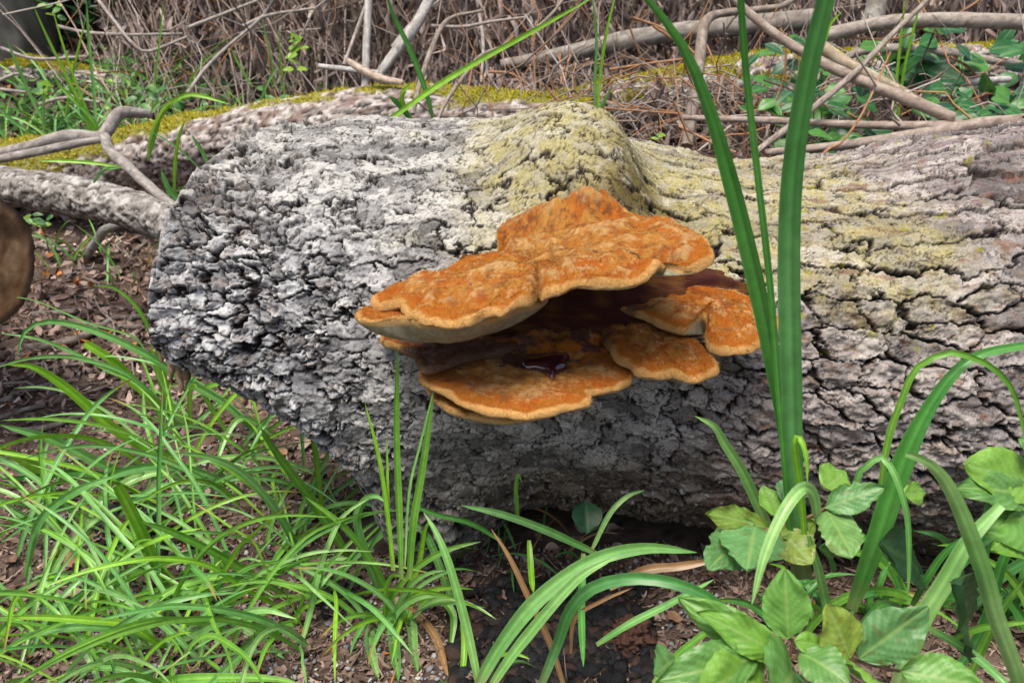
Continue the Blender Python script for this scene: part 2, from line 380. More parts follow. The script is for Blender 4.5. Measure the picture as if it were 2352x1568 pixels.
# ------------------------------------------------------------------ bracket fungus
fungus = tag(empty('bracket_fungus'), 'orange velvety bracket fungus of stacked shelves growing out of the thick trunk', 'fungus')
def Z5(P): return [(780.2 + x * .449, 418.6 + y * .449) for x, y in P]
def closed_resample(P, n):
    P = np.asarray(P, float); m = len(P); Pp = np.vstack([P[-2:], P, P[:3]])
    C = catmull(Pp, 40 * len(Pp))
    seg = np.linalg.norm(np.diff(P, axis=0, append=P[:1]), axis=1)
    full = []
    for k in range(m):
        p0, p1, p2, p3 = P[k - 1], P[k], P[(k + 1) % m], P[(k + 2) % m]
        t = np.linspace(0, 1, 30, endpoint=False)[:, None]
        full.append(.5 * (2 * p1 + (p2 - p0) * t + (2 * p0 - 5 * p1 + 4 * p2 - p3) * t * t + (3 * p1 - p0 - 3 * p2 + p3) * t ** 3))
    C = np.vstack(full + [full[0][:1]])
    d = np.concatenate([[0], np.cumsum(np.linalg.norm(np.diff(C, axis=0), axis=1))])
    tt = np.linspace(0, d[-1], n, endpoint=False)
    return np.stack([np.interp(tt, d, C[:, i]) for i in range(2)], -1), d[-1]
FUZZ = []
def cap(name, outline, cen, yf, vf, yb, vb, rim=.0048, dome=.004, bowl=.02, bump=.004, dark=None, seed=0, n=250, nr_=46, ochre=.5, steep=False, ridges=.0010, slx=0, creases=(), knobs=(), dz0=0, rimc=.85):
    zf = PX(1176, vf, yf)[2] + dz0; zb = PX(1176, vb, yb)[2] + dz0; sl = (zb - zf) / (yb - yf)
    def onplane(u, v):
        d = ray(u, v); k = (zf - CAM[2] + sl * (CAM[1] - yf) + slx * CAM[0]) / (d[2] - sl * d[1] - slx * d[0]); return (CAM + d * k)[:2]
    O, per = closed_resample([onplane(*p) for p in Z5(outline)], n)
    c = onplane(*Z5([cen])[0])
    arc = np.linspace(0, per, n, endpoint=False)
    sc = 1 + (.0030 * pn(arc / .022, arc * 0 + seed, 7) + .0012 * pn(arc / .0055, arc * 0 + seed, 8)) / np.maximum(np.linalg.norm(O - c, axis=1), .02)
    O = c + (O - c) * sc[:, None]
    t = 1 - (np.linspace(1, 0, nr_) ** 1.7); t = t[:, None]
    L = np.linalg.norm(O - c, axis=1)[None, :]
    X = c[0] + (O[:, 0] - c[0]) * t; Y = c[1] + (O[:, 1] - c[1]) * t
    d = (1 - t) * L
    q = np.sqrt(np.clip(1 - (1 - np.minimum(d / rim, 1)) ** 2, 0, 1))
    plane = zf + sl * (Y - yf) + slx * X
    ang_o = np.arctan2(O[:, 1] - c[1], O[:, 0] - c[0])
    for (pz, dpt, wdt) in creases:
        q_ = onplane(*Z5([pz])[0]); da_ = (ang_o - math.atan2(q_[1] - c[1], q_[0] - c[0]) + math.pi) % (2 * math.pi) - math.pi
        plane = plane - dpt * np.exp(-(da_ / wdt) ** 2)[None, :] * t ** 1.5
    for (pz, hgt, wx, wy) in knobs:
        q_ = onplane(*Z5([pz])[0]); plane = plane + hgt * np.exp(-((X - q_[0]) / wx) ** 2 - ((Y - q_[1]) / wy) ** 2)
    nb = fbm(X / .030 + seed, Y / .030, 3, 200 + seed); ns = fbm(X / .009, Y / .009 + seed, 3, 210 + seed)
    wav = .0035 * pn(arc / .05, arc * 0 + seed, 9)[None, :] * t ** 2
    rg = ridges * np.sin(d / .0065 + 3 * nb + seed) * ss(.004, .012, d) * ss(.075, .03, d)
    lob = .0022 * np.cos(arc / .0075 + 3 * pn(arc / .02, arc * 0, 5))[None, :] * np.exp(-((d - .004) / .005) ** 2)
    zt = plane + wav + dome * (1 - t ** 2) + (bump * nb + .0018 * ns) * ss(.002, .02, d) + rg - rim * (1 - q) + lob * .5
    zbm = plane + wav - rim - .5 * rim * q - (bowl * (1 - t ** 2.2) ** .75 if steep else bowl * (1 - t))
    V = np.concatenate([np.stack([X, Y, zt], -1), np.stack([X, Y, zbm], -1)[::-1][1:]], 0)
    rim_d = d + .002 * ns + .0035 * nb
    colr = np.zeros(X.shape + (3,)) + np.array([.33, .108, .014])
    na = fbm(X / .020, Y / .016, 4, 220 + seed); nf = fbm(X / .005, Y / .005, 3, 230 + seed); nm = fbm(X / .010 + 7, Y / .010, 3, 235 + seed)
    zon = .5 + .5 * np.sin(d / .0085 + 5 * na + 2.5 * nb + seed)
    colr = mixc(colr, [.38, .19, .045], ss(.014, .04, rim_d + .02 * na) * ochre)
    colr = mixc(colr, [.30, .070, .010], ss(.35, .9, zon) * .78 * ss(.006, .012, d) * ss(.09, .04, d))
    colr = mixc(colr, [.38, .10, .012], ss(.05, .3, na) * .5)
    colr = mixc(colr, [.50, .33, .15], ss(.0, .38, nf * .9 + .8 * nb + .3 * nm) * .6 * ss(.006, .02, d))
    colr = mixc(colr, [.17, .055, .02], ss(.10, .40, fbm(X / .013, Y / .011, 4, 240 + seed) + .4 * nf) * .65 * ss(.010, .022, d))
    colr = mixc(colr, [.09, .03, .014], ss(.24, .34, fbm(X / .004, Y / .004, 3, 245 + seed) * .8 + .3 * nm) * .6 * ss(.010, .022, d))
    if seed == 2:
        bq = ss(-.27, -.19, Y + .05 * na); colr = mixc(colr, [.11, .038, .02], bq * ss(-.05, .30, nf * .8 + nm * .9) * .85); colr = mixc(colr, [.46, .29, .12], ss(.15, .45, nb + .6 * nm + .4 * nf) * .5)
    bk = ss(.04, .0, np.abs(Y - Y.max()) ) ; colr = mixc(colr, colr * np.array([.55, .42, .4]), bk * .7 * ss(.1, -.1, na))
    colr = mixc(colr, [.56, .33, .12], ss(.0055, .001, rim_d) * rimc)
    wetf = np.zeros(X.shape)
    if dark is not None:
        f = np.clip(dark(X, Y, na, nf), 0, 1); wetf = ss(.55, .95, f) * .9
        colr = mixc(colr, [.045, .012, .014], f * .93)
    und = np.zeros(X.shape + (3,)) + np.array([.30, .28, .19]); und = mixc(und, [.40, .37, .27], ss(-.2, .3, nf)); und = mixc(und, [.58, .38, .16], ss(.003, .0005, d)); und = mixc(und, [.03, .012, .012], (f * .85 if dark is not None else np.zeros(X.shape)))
    CC = np.concatenate([np.concatenate([np.clip(colr, .004, .9), 1 - wetf[..., None]], -1), np.concatenate([und, np.ones(X.shape + (1,))], -1)[::-1][1:]], 0)
    nrow = V.shape[0]
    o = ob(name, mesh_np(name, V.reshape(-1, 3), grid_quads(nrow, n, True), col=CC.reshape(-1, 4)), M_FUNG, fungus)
    FUZZ.append((np.stack([X, Y, zt], -1), colr, d, o))
    return o
# upper tier: one broad lobed shelf
cap('upper_shelf', [(155, 590), (215, 540), (330, 505), (450, 470), (600, 405), (720, 345), (800, 300), (812, 232), (900, 185), (1000, 115), (1090, 80), (1180, 48), (1300, 78), (1410, 122), (1560, 160), (1700, 185), (1800, 240), (1880, 290), (1918, 330), (1890, 362), (1780, 380), (1675, 378), (1662, 398), (1600, 440), (1500, 490), (1350, 505), (1220, 502), (1110, 540), (1040, 548), (1015, 512), (1005, 530), (965, 580), (900, 610), (830, 640), (750, 650), (660, 695), (560, 700), (440, 690), (350, 660), (300, 625), (200, 622)],
    (1010, 400), -.37, 690, -.19, 510, rim=.0055, bowl=.022, bump=.009, dome=.003, seed=2, ochre=.75, slx=.20, n=520, nr_=76,
    creases=[((1010, 530), .007, .10), ((1675, 385), .006, .05), ((800, 300), .006, .12), ((350, 660), .003, .03), ((830, 640), .002, .04)], knobs=[((1230, 150), .016, .045, .02), ((1000, 330), -.006, .03, .03), ((1500, 300), .006, .03, .02), ((1330, 420), .006, .05, .02), ((600, 560), .006, .05, .02)])
cap('upper_tongue', [(80, 668), (110, 640), (200, 625), (300, 615), (500, 600), (800, 590), (1000, 560), (1062, 580), (1030, 612), (900, 640), (700, 690), (500, 712), (330, 690), (180, 700), (100, 692)],
    (560, 650), -.365, 735, -.22, 668, rim=.0025, bowl=.024, bump=.003, dome=0, seed=4, ochre=.2, steep=True)
# lower tier
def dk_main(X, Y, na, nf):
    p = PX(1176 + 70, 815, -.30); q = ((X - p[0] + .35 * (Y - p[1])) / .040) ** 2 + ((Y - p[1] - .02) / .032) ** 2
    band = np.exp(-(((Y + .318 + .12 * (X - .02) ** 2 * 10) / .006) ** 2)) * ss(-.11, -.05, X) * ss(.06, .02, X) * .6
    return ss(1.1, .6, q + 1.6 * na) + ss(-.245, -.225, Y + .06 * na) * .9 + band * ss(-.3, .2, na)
low_main = cap('lower_shelf', [(400, 962), (420, 940), (480, 915), (620, 880), (740, 835), (870, 812), (1000, 770), (1200, 740), (1350, 770), (1400, 870), (1470, 920), (1508, 970), (1490, 1010), (1420, 1040), (1285, 1065), (1290, 1105), (1200, 1140), (1050, 1170), (900, 1186), (740, 1160), (600, 1110), (470, 1040), (410, 995)],
    (960, 980), -.385, 950, -.20, 752, rim=.0042, bowl=.022, bump=.003, dome=.003, dark=dk_main, seed=5, ochre=.75, knobs=[((1060, 915), -.006, .035, .022)])
cap('lower_lip', [(440, 1035), (500, 990), (700, 980), (1000, 1040), (1150, 1130), (1000, 1190), (840, 1200), (700, 1190), (570, 1165), (490, 1110)],
    (800, 1100), -.365, 962, -.28, 870, rim=.0025, bowl=.014, bump=.002, dome=0, seed=6, ochre=.1, steep=True)
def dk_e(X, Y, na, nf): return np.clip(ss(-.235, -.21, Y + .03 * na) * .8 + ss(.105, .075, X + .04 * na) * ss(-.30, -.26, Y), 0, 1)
cap('lower_shelf', [(1350, 770), (1390, 690), (1480, 655), (1560, 690), (1650, 735), (1740, 770), (1820, 805), (1885, 855), (1932, 920), (1920, 968), (1820, 1000), (1720, 972), (1620, 978), (1520, 965), (1480, 920), (1400, 880)],
    (1620, 850), -.335, 867, -.21, 715, rim=.0042, bowl=.022, bump=.005, dome=.006, dark=dk_e, seed=7, ochre=.35)
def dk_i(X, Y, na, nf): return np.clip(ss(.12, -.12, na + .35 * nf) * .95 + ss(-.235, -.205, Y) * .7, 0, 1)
cap('inner_shelf', [(560, 880), (700, 830), (850, 800), (1000, 720), (1150, 660), (1400, 600), (1600, 600), (1720, 690), (1650, 790), (1500, 850), (1420, 860), (1300, 860), (1180, 850), (1000, 850), (860, 850), (700, 875)],
    (1250, 770), -.290, 822, -.205, 690, rim=.004, bowl=.015, bump=.007, dome=.004, dark=dk_i, seed=11, ochre=.9, rimc=.0, dz0=-.010)
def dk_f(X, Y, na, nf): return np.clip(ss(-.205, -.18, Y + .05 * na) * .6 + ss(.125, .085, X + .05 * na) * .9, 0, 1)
cap('side_shelf', [(1330, 570), (1480, 520), (1680, 470), (1900, 520), (2050, 560), (2180, 610), (2245, 680), (2242, 740), (2205, 800), (2130, 840), (2000, 852), (1895, 832), (1872, 770), (1882, 715), (1835, 690), (1770, 745), (1700, 740), (1600, 700), (1480, 650)],
    (1900, 640), -.30, 800, -.205, 640, rim=.0042, bowl=.020, bump=.005, dome=.004, dark=dk_f, seed=8, ochre=.15)
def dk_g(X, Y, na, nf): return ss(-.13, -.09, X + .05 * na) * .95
cap('lower_tongue', [(210, 788), (255, 755), (400, 768), (600, 775), (800, 780), (920, 800), (860, 850), (700, 880), (560, 920), (440, 945), (395, 920), (370, 865), (290, 832), (225, 812)],
    (540, 840), -.315, 830, -.225, 765, rim=.0036, bowl=.020, bump=.004, dome=.003, dark=dk_g, seed=9, ochre=.2)
# core that joins the shelves to the trunk
def lump(name, c, rad, seed, colf, m, parent, nu=90, nv=60, amp=.25):
    th = np.linspace(0, 2 * math.pi, nu, endpoint=False)[None, :]; ph = np.linspace(.02, math.pi - .02, nv)[:, None]
    D = np.stack([np.sin(ph) * np.cos(th), np.sin(ph) * np.sin(th), np.cos(ph) + 0 * th], -1)
    k = 1 + amp * fbm(D[..., 0] * 2.3 + seed, D[..., 2] * 2.3 + D[..., 1] * 1.7, 4, 300 + seed) + .3 * amp * fbm(D[..., 0] * 7 + seed, D[..., 2] * 7 + D[..., 1] * 5, 3, 310 + seed)
    V = np.asarray(c) + D * np.asarray(rad) * k[..., None]
    C = colf(V[..., 0] * 40 + seed, V[..., 2] * 40 - V[..., 1] * 30)
    return ob(name, mesh_np(name, V.reshape(-1, 3), grid_quads(nv, nu, True), col=C.reshape(-1, 3)), m, parent)
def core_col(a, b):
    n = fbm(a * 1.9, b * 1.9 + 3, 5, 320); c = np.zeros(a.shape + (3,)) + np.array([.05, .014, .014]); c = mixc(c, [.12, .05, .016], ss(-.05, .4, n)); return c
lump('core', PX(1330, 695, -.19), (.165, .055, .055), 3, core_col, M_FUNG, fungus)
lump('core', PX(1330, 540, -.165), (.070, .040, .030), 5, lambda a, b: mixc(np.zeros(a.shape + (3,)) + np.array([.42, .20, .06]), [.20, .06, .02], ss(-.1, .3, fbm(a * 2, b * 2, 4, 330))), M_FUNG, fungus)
# wet resin pools
def pool(uvs, y):
    P = np.array([PX(*p, y)[[0, 2]] for p in uvs]); return P
zr = PX(1176, 950, -.385)[2]
def pool3(pts, dz, nm='resin_pool'):
    W = np.array([CAM + ray(u, v) * ((zr + dz - CAM[2]) / ray(u, v)[2]) for u, v in Z5(pts)])
    O, _ = closed_resample(W[:, :2], 60); c = O.mean(0); rings = []
    for t, z in ((1.0, -.004), (.97, -.001), (.9, .0006), (.6, .0012), (.02, .0014)):
        rings.append(np.column_stack([c + (O - c) * t, np.full(60, zr + dz + z)]))
    ob(nm, mesh_np(nm, np.vstack(rings), grid_quads(5, 60, True)), M_WET, low_main)
pool3([(925, 920), (950, 900), (1010, 890), (1060, 878), (1120, 872), (1180, 878), (1150, 905), (1165, 930), (1120, 955), (1085, 990), (1065, 955), (1020, 942), (960, 938)], .0055)
# velvet of short hairs on the shelves
def fuzz():
    for (P, C, d, cap_o) in FUZZ:
        nr2, nn = P.shape[:2]; k = 20000 if nn > 500 else 10000
        i = rng.integers(5, nr2 - 1, k); j = rng.integers(0, nn - 1, k)
        p = P[i, j] + (P[i - 1, j] - P[i, j]) * rng.random((k, 1)) + (P[i, j + 1] - P[i, j]) * rng.random((k, 1))
        e1 = P[i - 1, j] - P[i, j]; e2 = P[i, j + 1] - P[i, j]; nrm_ = norm(np.cross(e2, e1)); nrm_ *= np.sign(nrm_[:, 2:3] + 1e-9)
        ln = .0012 + .0022 * rng.random((k, 1))
        dirv = norm(nrm_ + .55 * rng.normal(size=(k, 3)))
        side = norm(np.cross(dirv, rng.normal(size=(k, 3)))) * .00016
        V = np.stack([p - side, p + side, p + dirv * ln], 1).reshape(-1, 3); c = C[i, j]
        c = (c + (np.array([.52, .28, .08]) - c) * (.22 * rng.random((k, 1)))) * (.7 + .6 * rng.random((k, 1))); c = np.repeat(c[:, None], 3, 1).reshape(-1, 3)
        o = ob('velvet_hair', mesh_np('velvet_hair', V, T=np.arange(len(V)).reshape(-1, 3), col=np.clip(c, 0, 1), smooth=False), M_FUNG, cap_o); o['kind'] = 'stuff'
fuzz()

# ------------------------------------------------------------------ tubes: logs, branches, twigs
def tube(name, pts, rad, colf, m=None, parent=None, nu=14, nseg=None, knob=.08, seed=0, bark_h=0, capend=True, sub=None):
    P = np.asarray(pts, float); n = nseg or max(8, int(len(P) * 9))
    C = catmull(P, n); rr_ = np.interp(np.linspace(0, 1, n), np.linspace(0, 1, len(rad)), rad)
    T = norm(np.gradient(C, axis=0)); up = np.array([.13, .2, 1.0]); Nn = norm(np.cross(T, up)); Bn = np.cross(Nn, T)
    a = np.linspace(0, 2 * math.pi, nu, endpoint=False)[None, :]
    s_ = np.concatenate([[0], np.cumsum(np.linalg.norm(np.diff(C, axis=0), axis=1))])[:, None]
    rmean = float(np.mean(rad))
    k = 1 + knob * pn(s_ / (rmean * 5) + seed, np.cos(a) * 1.2, 400 + seed) + knob * .6 * pn(s_ / (rmean * 1.6), np.sin(a) * 2 + a * .3 + seed, 410 + seed)
    h = 0
    if bark_h:
        e, da, db, ia, ib = worley(s_ / (bark_h[0]) + .8 * pn(s_ * 35, a * rmean * 40, 6) + .3 * pn(s_ * 120, a * rmean * 120, 16) + 0 * a, a * rmean / bark_h[1] + .9 * pn(s_ * 30, a * rmean * 40, 7) + .3 * pn(s_ * 120, a * rmean * 120, 17), 500 + seed, .95)
        opn_ = ss(-.2, .25, pn(s_ * 30, a * rmean * 60, 12)); h = bark_h[2] * ((1 - (1 - ss(0, .16, e)) * opn_) * (.5 + .6 * h2(ia, ib, 3) - .8 * db) - .5 + .5 * fbm(s_ * 90, a * rmean * 200, 4, 8))
    rad2 = rr_[:, None] * k + h
    V = C[:, None] + Nn[:, None] * (rad2 * np.cos(a))[..., None] + Bn[:, None] * (rad2 * np.sin(a))[..., None]
    col = colf(s_ + 0 * a, a + 0 * s_, V, h)
    Vl = [V.reshape(-1, 3)]; Cl = [col.reshape(-1, 3)]; Q = [grid_quads(n, nu, True)]; T3 = []
    if capend:
        for (e_, base) in ((0, 0), (n - 1, (n - 1) * nu)):
            ci = sum(len(v) for v in Vl); Vl.append(C[e_:e_ + 1] + T[e_] * rr_[e_] * (.25 if e_ else -.25)); Cl.append(np.array([[.33, .25, .17]]))
            j = np.arange(nu); T3.append(np.stack([np.full(nu, ci), base + j, base + (j + 1) % nu], -1))
    me = mesh_np(name, np.vstack(Vl), np.vstack(Q), np.vstack(T3) if T3 else None, col=np.clip(np.vstack(Cl), .01, .8))
    return ob(name, me, m or M_TWIG, parent)
def branch_col(base, light, seed=0, lichen=0):
    def f(s, a, V, h):
        c = np.zeros(s.shape + (3,)) + np.array(base); c = mixc(c, light, ss(-.15, .35, fbm(s * 40 + seed, a * 1.2, 4, 420 + seed)))
        c = mixc(c, np.array(base) * .45, ss(.15, .4, fbm(s * 60, a * 2.4 + seed, 4, 430 + seed)) * .8)
        if np.ndim(h): c = mixc(c, [.05, .04, .033], ss(.0005, -.0012, h))
        if lichen: c = mixc(c, [.48, .50, .46], ss(.22, .4, fbm(s * 25, a * 1.5 + seed, 3, 440 + seed)) * lichen)
        return c
    return f
def pxpath(pts): return [PX(u, v, y) for u, v, y in pts]
def branch(name, pts, w, label, base=(.20, .165, .135), light=(.34, .29, .25), seed=0, lichen=0, group=None, nu=12, parent=None, knob=.08, cat='branch', bark_h=0, nseg=None):
    P = pxpath(pts); wl = w if isinstance(w, (list, tuple)) else [w, w * .8]
    ds = [pxm(P[0]), pxm(P[-1])]; rad = [x * .5 * ds[0] * (1 - i / max(1, len(wl) - 1)) + x * .5 * ds[1] * i / max(1, len(wl) - 1) for i, x in enumerate(wl)]
    o = tube(name, P, rad, branch_col(base, light, seed, lichen), nu=nu, seed=seed, parent=parent, knob=knob, bark_h=bark_h, nseg=nseg)
    if parent is None: tag(o, label, cat, group)
    return o
LM = [(0, 600, 'beside the sawn log'), (200, 470, 'under the thick limb'), (370, 790, 'by the splintered butt edge'), (190, 560, 'by the propped stick'), (330, 1225, 'around the reddish charred lump'), (905, 1330, 'by the upright grass tuft'), (780, 1375, 'by the small charred lump'), (700, 1090, 'at the root foot'), (480, 1010, 'under the lifted butt'), (1270, 1470, 'on the charcoal patch'), (1440, 1480, 'by the rust brown block'), (1640, 1250, 'by the beech sprig'), (1345, 1190, 'under the trunk belly'), (100, 900, 'among the fallen sticks'), (100, 1150, 'in the grass below the fallen sticks'), (500, 1500, 'in the densest grass'), (1060, 1300, 'beside the striped grass blade'),
      (1600, 200, 'by the bent stem'), (1900, 240, 'over the bramble leaves'), (1290, 170, 'under the level dead limb'), (2250, 180, 'by the lichen-covered stick'), (1450, 260, 'behind the burl'), (1990, 60, 'by the thick snapped stick'), (840, 100, 'by the upright stem'), (300, 80, 'beside the dark tree'), (30, 180, 'on the far mossy log'), (520, 80, 'beside the small nettle'), (1100, 60, 'by the bent saplings')]
def near(u, v): return min(LM, key=lambda l: (l[0] - u) ** 2 + (l[1] - v) ** 2)[2]
# mossy log behind the trunk
def moss_log(name, label, pts, w, seed, mt, amp=.55):
    root = tag(empty(name), label, 'log')
    P = pxpath(pts); rad = [a * .5 * pxm(p) for a, p in zip(w, P)]
    mc = {}
    def colf(s, a, V, h):
        c = np.zeros(s.shape + (3,)) + np.array([.30, .265, .24]); n = fbm(s * 45, a * 4 + seed, 4, 450 + seed)
        c = mixc(c, [.52, .47, .45], ss(-.05, .2, n)); c = mixc(c, [.17, .11, .085], ss(.05, .2, fbm(s * 25, a * 3 + 9, 5, 453 + seed)) * .8); c = mixc(c, [.04, .03, .028], ss(.0, -.002, h)); c = mixc(c, [.05, .04, .035], ss(.15, .4, fbm(s * 70, a * 6, 3, 455 + seed)) * .9)
        mossthr = np.interp(s / s.max(), np.linspace(0, 1, len(mt)), mt); mm = ss(0, .18, np.sin(a) + amp * fbm(s * 12, a * 2, 4, 460 + seed) - mossthr); mc['m'] = mm; mc['V'] = V
        return mixc(c, [.19, .18, .02], mm * .9)
    bk_ = tube('bark', P, rad, colf, M_BARK, root, nu=96, nseg=400, knob=.08, seed=seed, bark_h=(.05, .011, .006))
    # moss cushion: many tiny shoots
    V = mc['V']; mm = mc['m']; n_, u_ = mm.shape; idx = np.argwhere(mm > .3); k = 38000
    sel = idx[rng.integers(0, len(idx), k)]; i = np.clip(sel[:, 0], 0, n_ - 2); j = sel[:, 1]; j2 = (j + 1) % u_
    p = V[i, j] + (V[i + 1, j] - V[i, j]) * rng.random((k, 1)) + (V[i, j2] - V[i, j]) * rng.random((k, 1))
    nn = norm(np.cross(V[i, j2] - V[i, j], V[i + 1, j] - V[i, j])); cen = V.mean(1)[i]; nn *= np.sign(np.sum(nn * (p - cen), 1, keepdims=True))
    th = ss(-.2, .5, fbm(p[:, 0] * 30, p[:, 1] * 30 + p[:, 2] * 30, 3, 471))[:, None]
    d = norm(nn + .6 * rng.normal(size=(k, 3)) + np.array([0, 0, .3])); ln = (.004 + .009 * rng.random((k, 1))) * (.4 + .9 * th) * (.4 + .6 * mm[i, j][:, None])
    sd2 = norm(np.cross(d, rng.normal(size=(k, 3)))) * .0013
    T = np.stack([p - sd2 - d * .001, p + sd2 - d * .001, p + d * ln], 1).reshape(-1, 3)
    cc = np.array([.40, .36, .025]) * (.5 + .9 * rng.random((k, 1))) * np.array([1, 1, 1]); cc = cc + np.array([.10, .05, 0]) * (rng.random((k, 1)) ** 3)
    o = ob('moss', mesh_np('moss', T, T=np.arange(len(T)).reshape(-1, 3), col=np.repeat(cc, 3, 0), smooth=False), M_MOSS, bk_); o['kind'] = 'stuff'
moss_log('mossy_log', 'grey barked log with a long strip of yellow-green moss along its top', [(-420, 470, 1.35), (-150, 430, 1.20), (0, 405, 1.10), (250, 375, 1.00), (480, 335, .92), (700, 300, .85), (900, 272, .80), (1150, 280, .76), (1350, 300, .74)], [165, 160, 155, 155, 150, 150, 145, 140, 130], 1, [-.3, -.3, -.3, -.25, -.1, .25, .7, .85, .45, .5], .9)
moss_log('mossy_log', 'patchy mossy log rising under the pile of bare sticks', [(1000, 320, 1.05), (1250, 275, 1.10), (1500, 228, 1.18), (1700, 200, 1.25), (1950, 185, 1.35), (2300, 170, 1.5)], [100, 110, 130, 140, 140, 140], 2, [.3, .5, .4, .5, .7, .8], 1.5)
branch('fallen_limb', [(-160, 395, .62), (0, 425, .55), (130, 445, .48), (260, 470, .40), (400, 515, .30), (470, 540, .24)], [80, 84, 88, 86, 84, 80], 'thick grey limb with peeling bark leaning against the trunk butt', (.22, .20, .185), (.44, .42, .40), 3, .3, nu=64, bark_h=(.07, .012, .004), nseg=320)
# sawn log end at the frame's edge
sl_ = tag(empty('sawn_log'), 'short log with a brown sawn end face beside the thick limb', 'log')
def sawn():
    c0 = PX(-112, 600, .08); ax = norm(np.array([.80, -.60, .03])); r0 = .105
    e1 = norm(np.cross(ax, [0, 0, 1])); e2 = np.cross(e1, ax)
    a = np.linspace(0, 2 * math.pi, 120, endpoint=False)
    prof = 1 + .04 * pn(np.cos(a) * 2, np.sin(a) * 2, 481) + .015 * pn(np.cos(a) * 14, np.sin(a) * 14, 482)
    L = np.linspace(0, -.5, 90); Ls, As = np.meshgrid(L, a, indexing='ij'); rr2 = r0 * (prof[None] + .03 * fbm(Ls * 90, As * 8, 4, 483))
    V = c0 + Ls[..., None] * ax + (rr2 * np.cos(As))[..., None] * e1 + (rr2 * np.sin(As))[..., None] * e2
    n = fbm(Ls * 60, As * 5, 4, 484); C = np.zeros(V.shape) + np.array([.10, .07, .05]); C = mixc(C, [.25, .19, .14], ss(0, .4, n)); C = mixc(C, [.4, .33, .26], ss(.25, .45, fbm(Ls * 150, As * 14, 3, 486)) * .7)
    ob('bark', mesh_np('bark', V.reshape(-1, 3), grid_quads(90, 120, True), col=C.reshape(-1, 3)), M_BARK, sl_)
    t = np.linspace(1, .01, 50); Ts, As = np.meshgrid(t, a, indexing='ij'); rr2 = r0 * prof[None] * Ts
    off = .003 * fbm(rr2 * np.cos(As) * 60, rr2 * np.sin(As) * 20, 3, 487) + .002 * ss(.9, 1, Ts) * -1
    V = c0 + (off + .0015)[..., None] * ax + (rr2 * np.cos(As))[..., None] * e1 + (rr2 * np.sin(As))[..., None] * e2
    n = fbm(rr2 * np.cos(As) * 30, rr2 * np.sin(As) * 22, 4, 488); C = np.zeros(V.shape) + np.array([.19, .105, .055]); C = mixc(C, [.30, .19, .11], ss(.0, .35, n)); C = mixc(C, [.06, .035, .022], ss(.12, .4, fbm(rr2 * np.cos(As) * 14, rr2 * np.sin(As) * 14 + 4, 4, 489)) * .85)
    C = mixc(C, [.04, .03, .025], ss(.90, .99, Ts) * .85)
    ob('cut_face', mesh_np('cut_face', V.reshape(-1, 3), grid_quads(50, 120, True), col=C.reshape(-1, 3)), M_WOOD, sl_)
sawn()
GREY = dict(base=(.23, .205, .185), light=(.38, .35, .325))
branch('crooked_branch', [(-60, 362, .72), (60, 338, .72), (150, 312, .72), (225, 316, .72), (245, 300, .73), (268, 265, .75), (285, 258, .76), (345, 262, .80)], [22, 24, 26, 28, 28, 20], 'crooked smooth grey branch with an elbow lying over the mossy log', **GREY, seed=4)
branch('forked_stick', [(-50, 375, .70), (80, 350, .70), (185, 328, .71), (240, 320, .71)], [16, 20, 20, 16], 'slim grey stick lying along the mossy log below the crooked branch', **GREY, seed=5)
branch('leaning_stick', [(240, 312, .70), (252, 345, .66), (290, 380, .58), (350, 435, .45), (410, 485, .33)], [24, 26, 24, 24, 22], 'smooth grey stick leaning down from the elbow onto the thick limb', **GREY, seed=6)
def gstick(name, uvs, w, label, seed=0, lift=0, **kw):
    P = [G(u, v) + np.array([0, 0, lift + .5 * w * pxm(G(u, v))]) for u, v in uvs]
    o = tube(name, P, [w * .5 * pxm(P[0]), w * .45 * pxm(P[-1])], branch_col(kw.get('base', (.16, .13, .11)), kw.get('light', (.30, .26, .24)), seed, kw.get('lichen', 0)), nu=10, seed=seed, knob=.12)
    return tag(o, label, kw.get('cat', 'stick'), kw.get('group'))
branch('propped_stick', [(185, 607, .86), (225, 550, .82), (245, 525, .8), (300, 510, .8)], [20, 22, 20, 12], 'short pale grey stick standing out of the litter by the butt', (.27, .26, .24), (.42, .41, .38), 8)
GS = 'sticks lying in the litter beside the trunk butt'
for k, (uv, wd) in enumerate([([(210, 752), (280, 757), (365, 756)], 13), ([(265, 735), (365, 730)], 12), ([(75, 730), (140, 726), (175, 722)], 16), ([(80, 565), (140, 578), (195, 583)], 12),
        ([(0, 965), (60, 945), (105, 935)], 12), ([(0, 930), (60, 905), (150, 880)], 14), ([(60, 810), (170, 790), (260, 745)], 20), ([(180, 870), (185, 850), (192, 838)], 9), ([(300, 590), (340, 560)], 10),
        ([(30, 880), (110, 850), (220, 835)], 9), ([(200, 905), (275, 885), (330, 860)], 10), ([(280, 760), (300, 740), (312, 722)], 12), ([(190, 640), (230, 655)], 7), ([(80, 690), (160, 680), (220, 690)], 7),
        ([(130, 830), (125, 870)], 8), ([(100, 835), (95, 865)], 8), ([(560, 1140), (620, 1150), (700, 1160)], 10), ([(115, 1075), (160, 1060), (200, 1055)], 12), ([(30, 1000), (120, 985), (190, 960)], 16)]):
    gstick('stick', uv, wd, ('thick' if wd > 13 else 'slim' if wd < 10 else 'short') + ' dead stick lying flat in the litter ' + near(*uv[0]), 20 + k, group=GS)
BR = 'bare branch'
branch('upright_stem', [(838, 205, .95), (842, 100, 1.0), (848, -40, 1.08)], [17, 18, 17], 'straight pale grey stem standing behind the mossy log', (.28, .26, .24), (.46, .44, .42), 30, .4)
branch('leaning_limb', [(868, 175, 1.0), (915, 110, 1.05), (960, 50, 1.1), (1000, -30, 1.16)], [20, 25, 26, 24], 'mottled grey limb leaning up beside the upright stem', (.27, .25, .23), (.46, .44, .42), 31, .4)
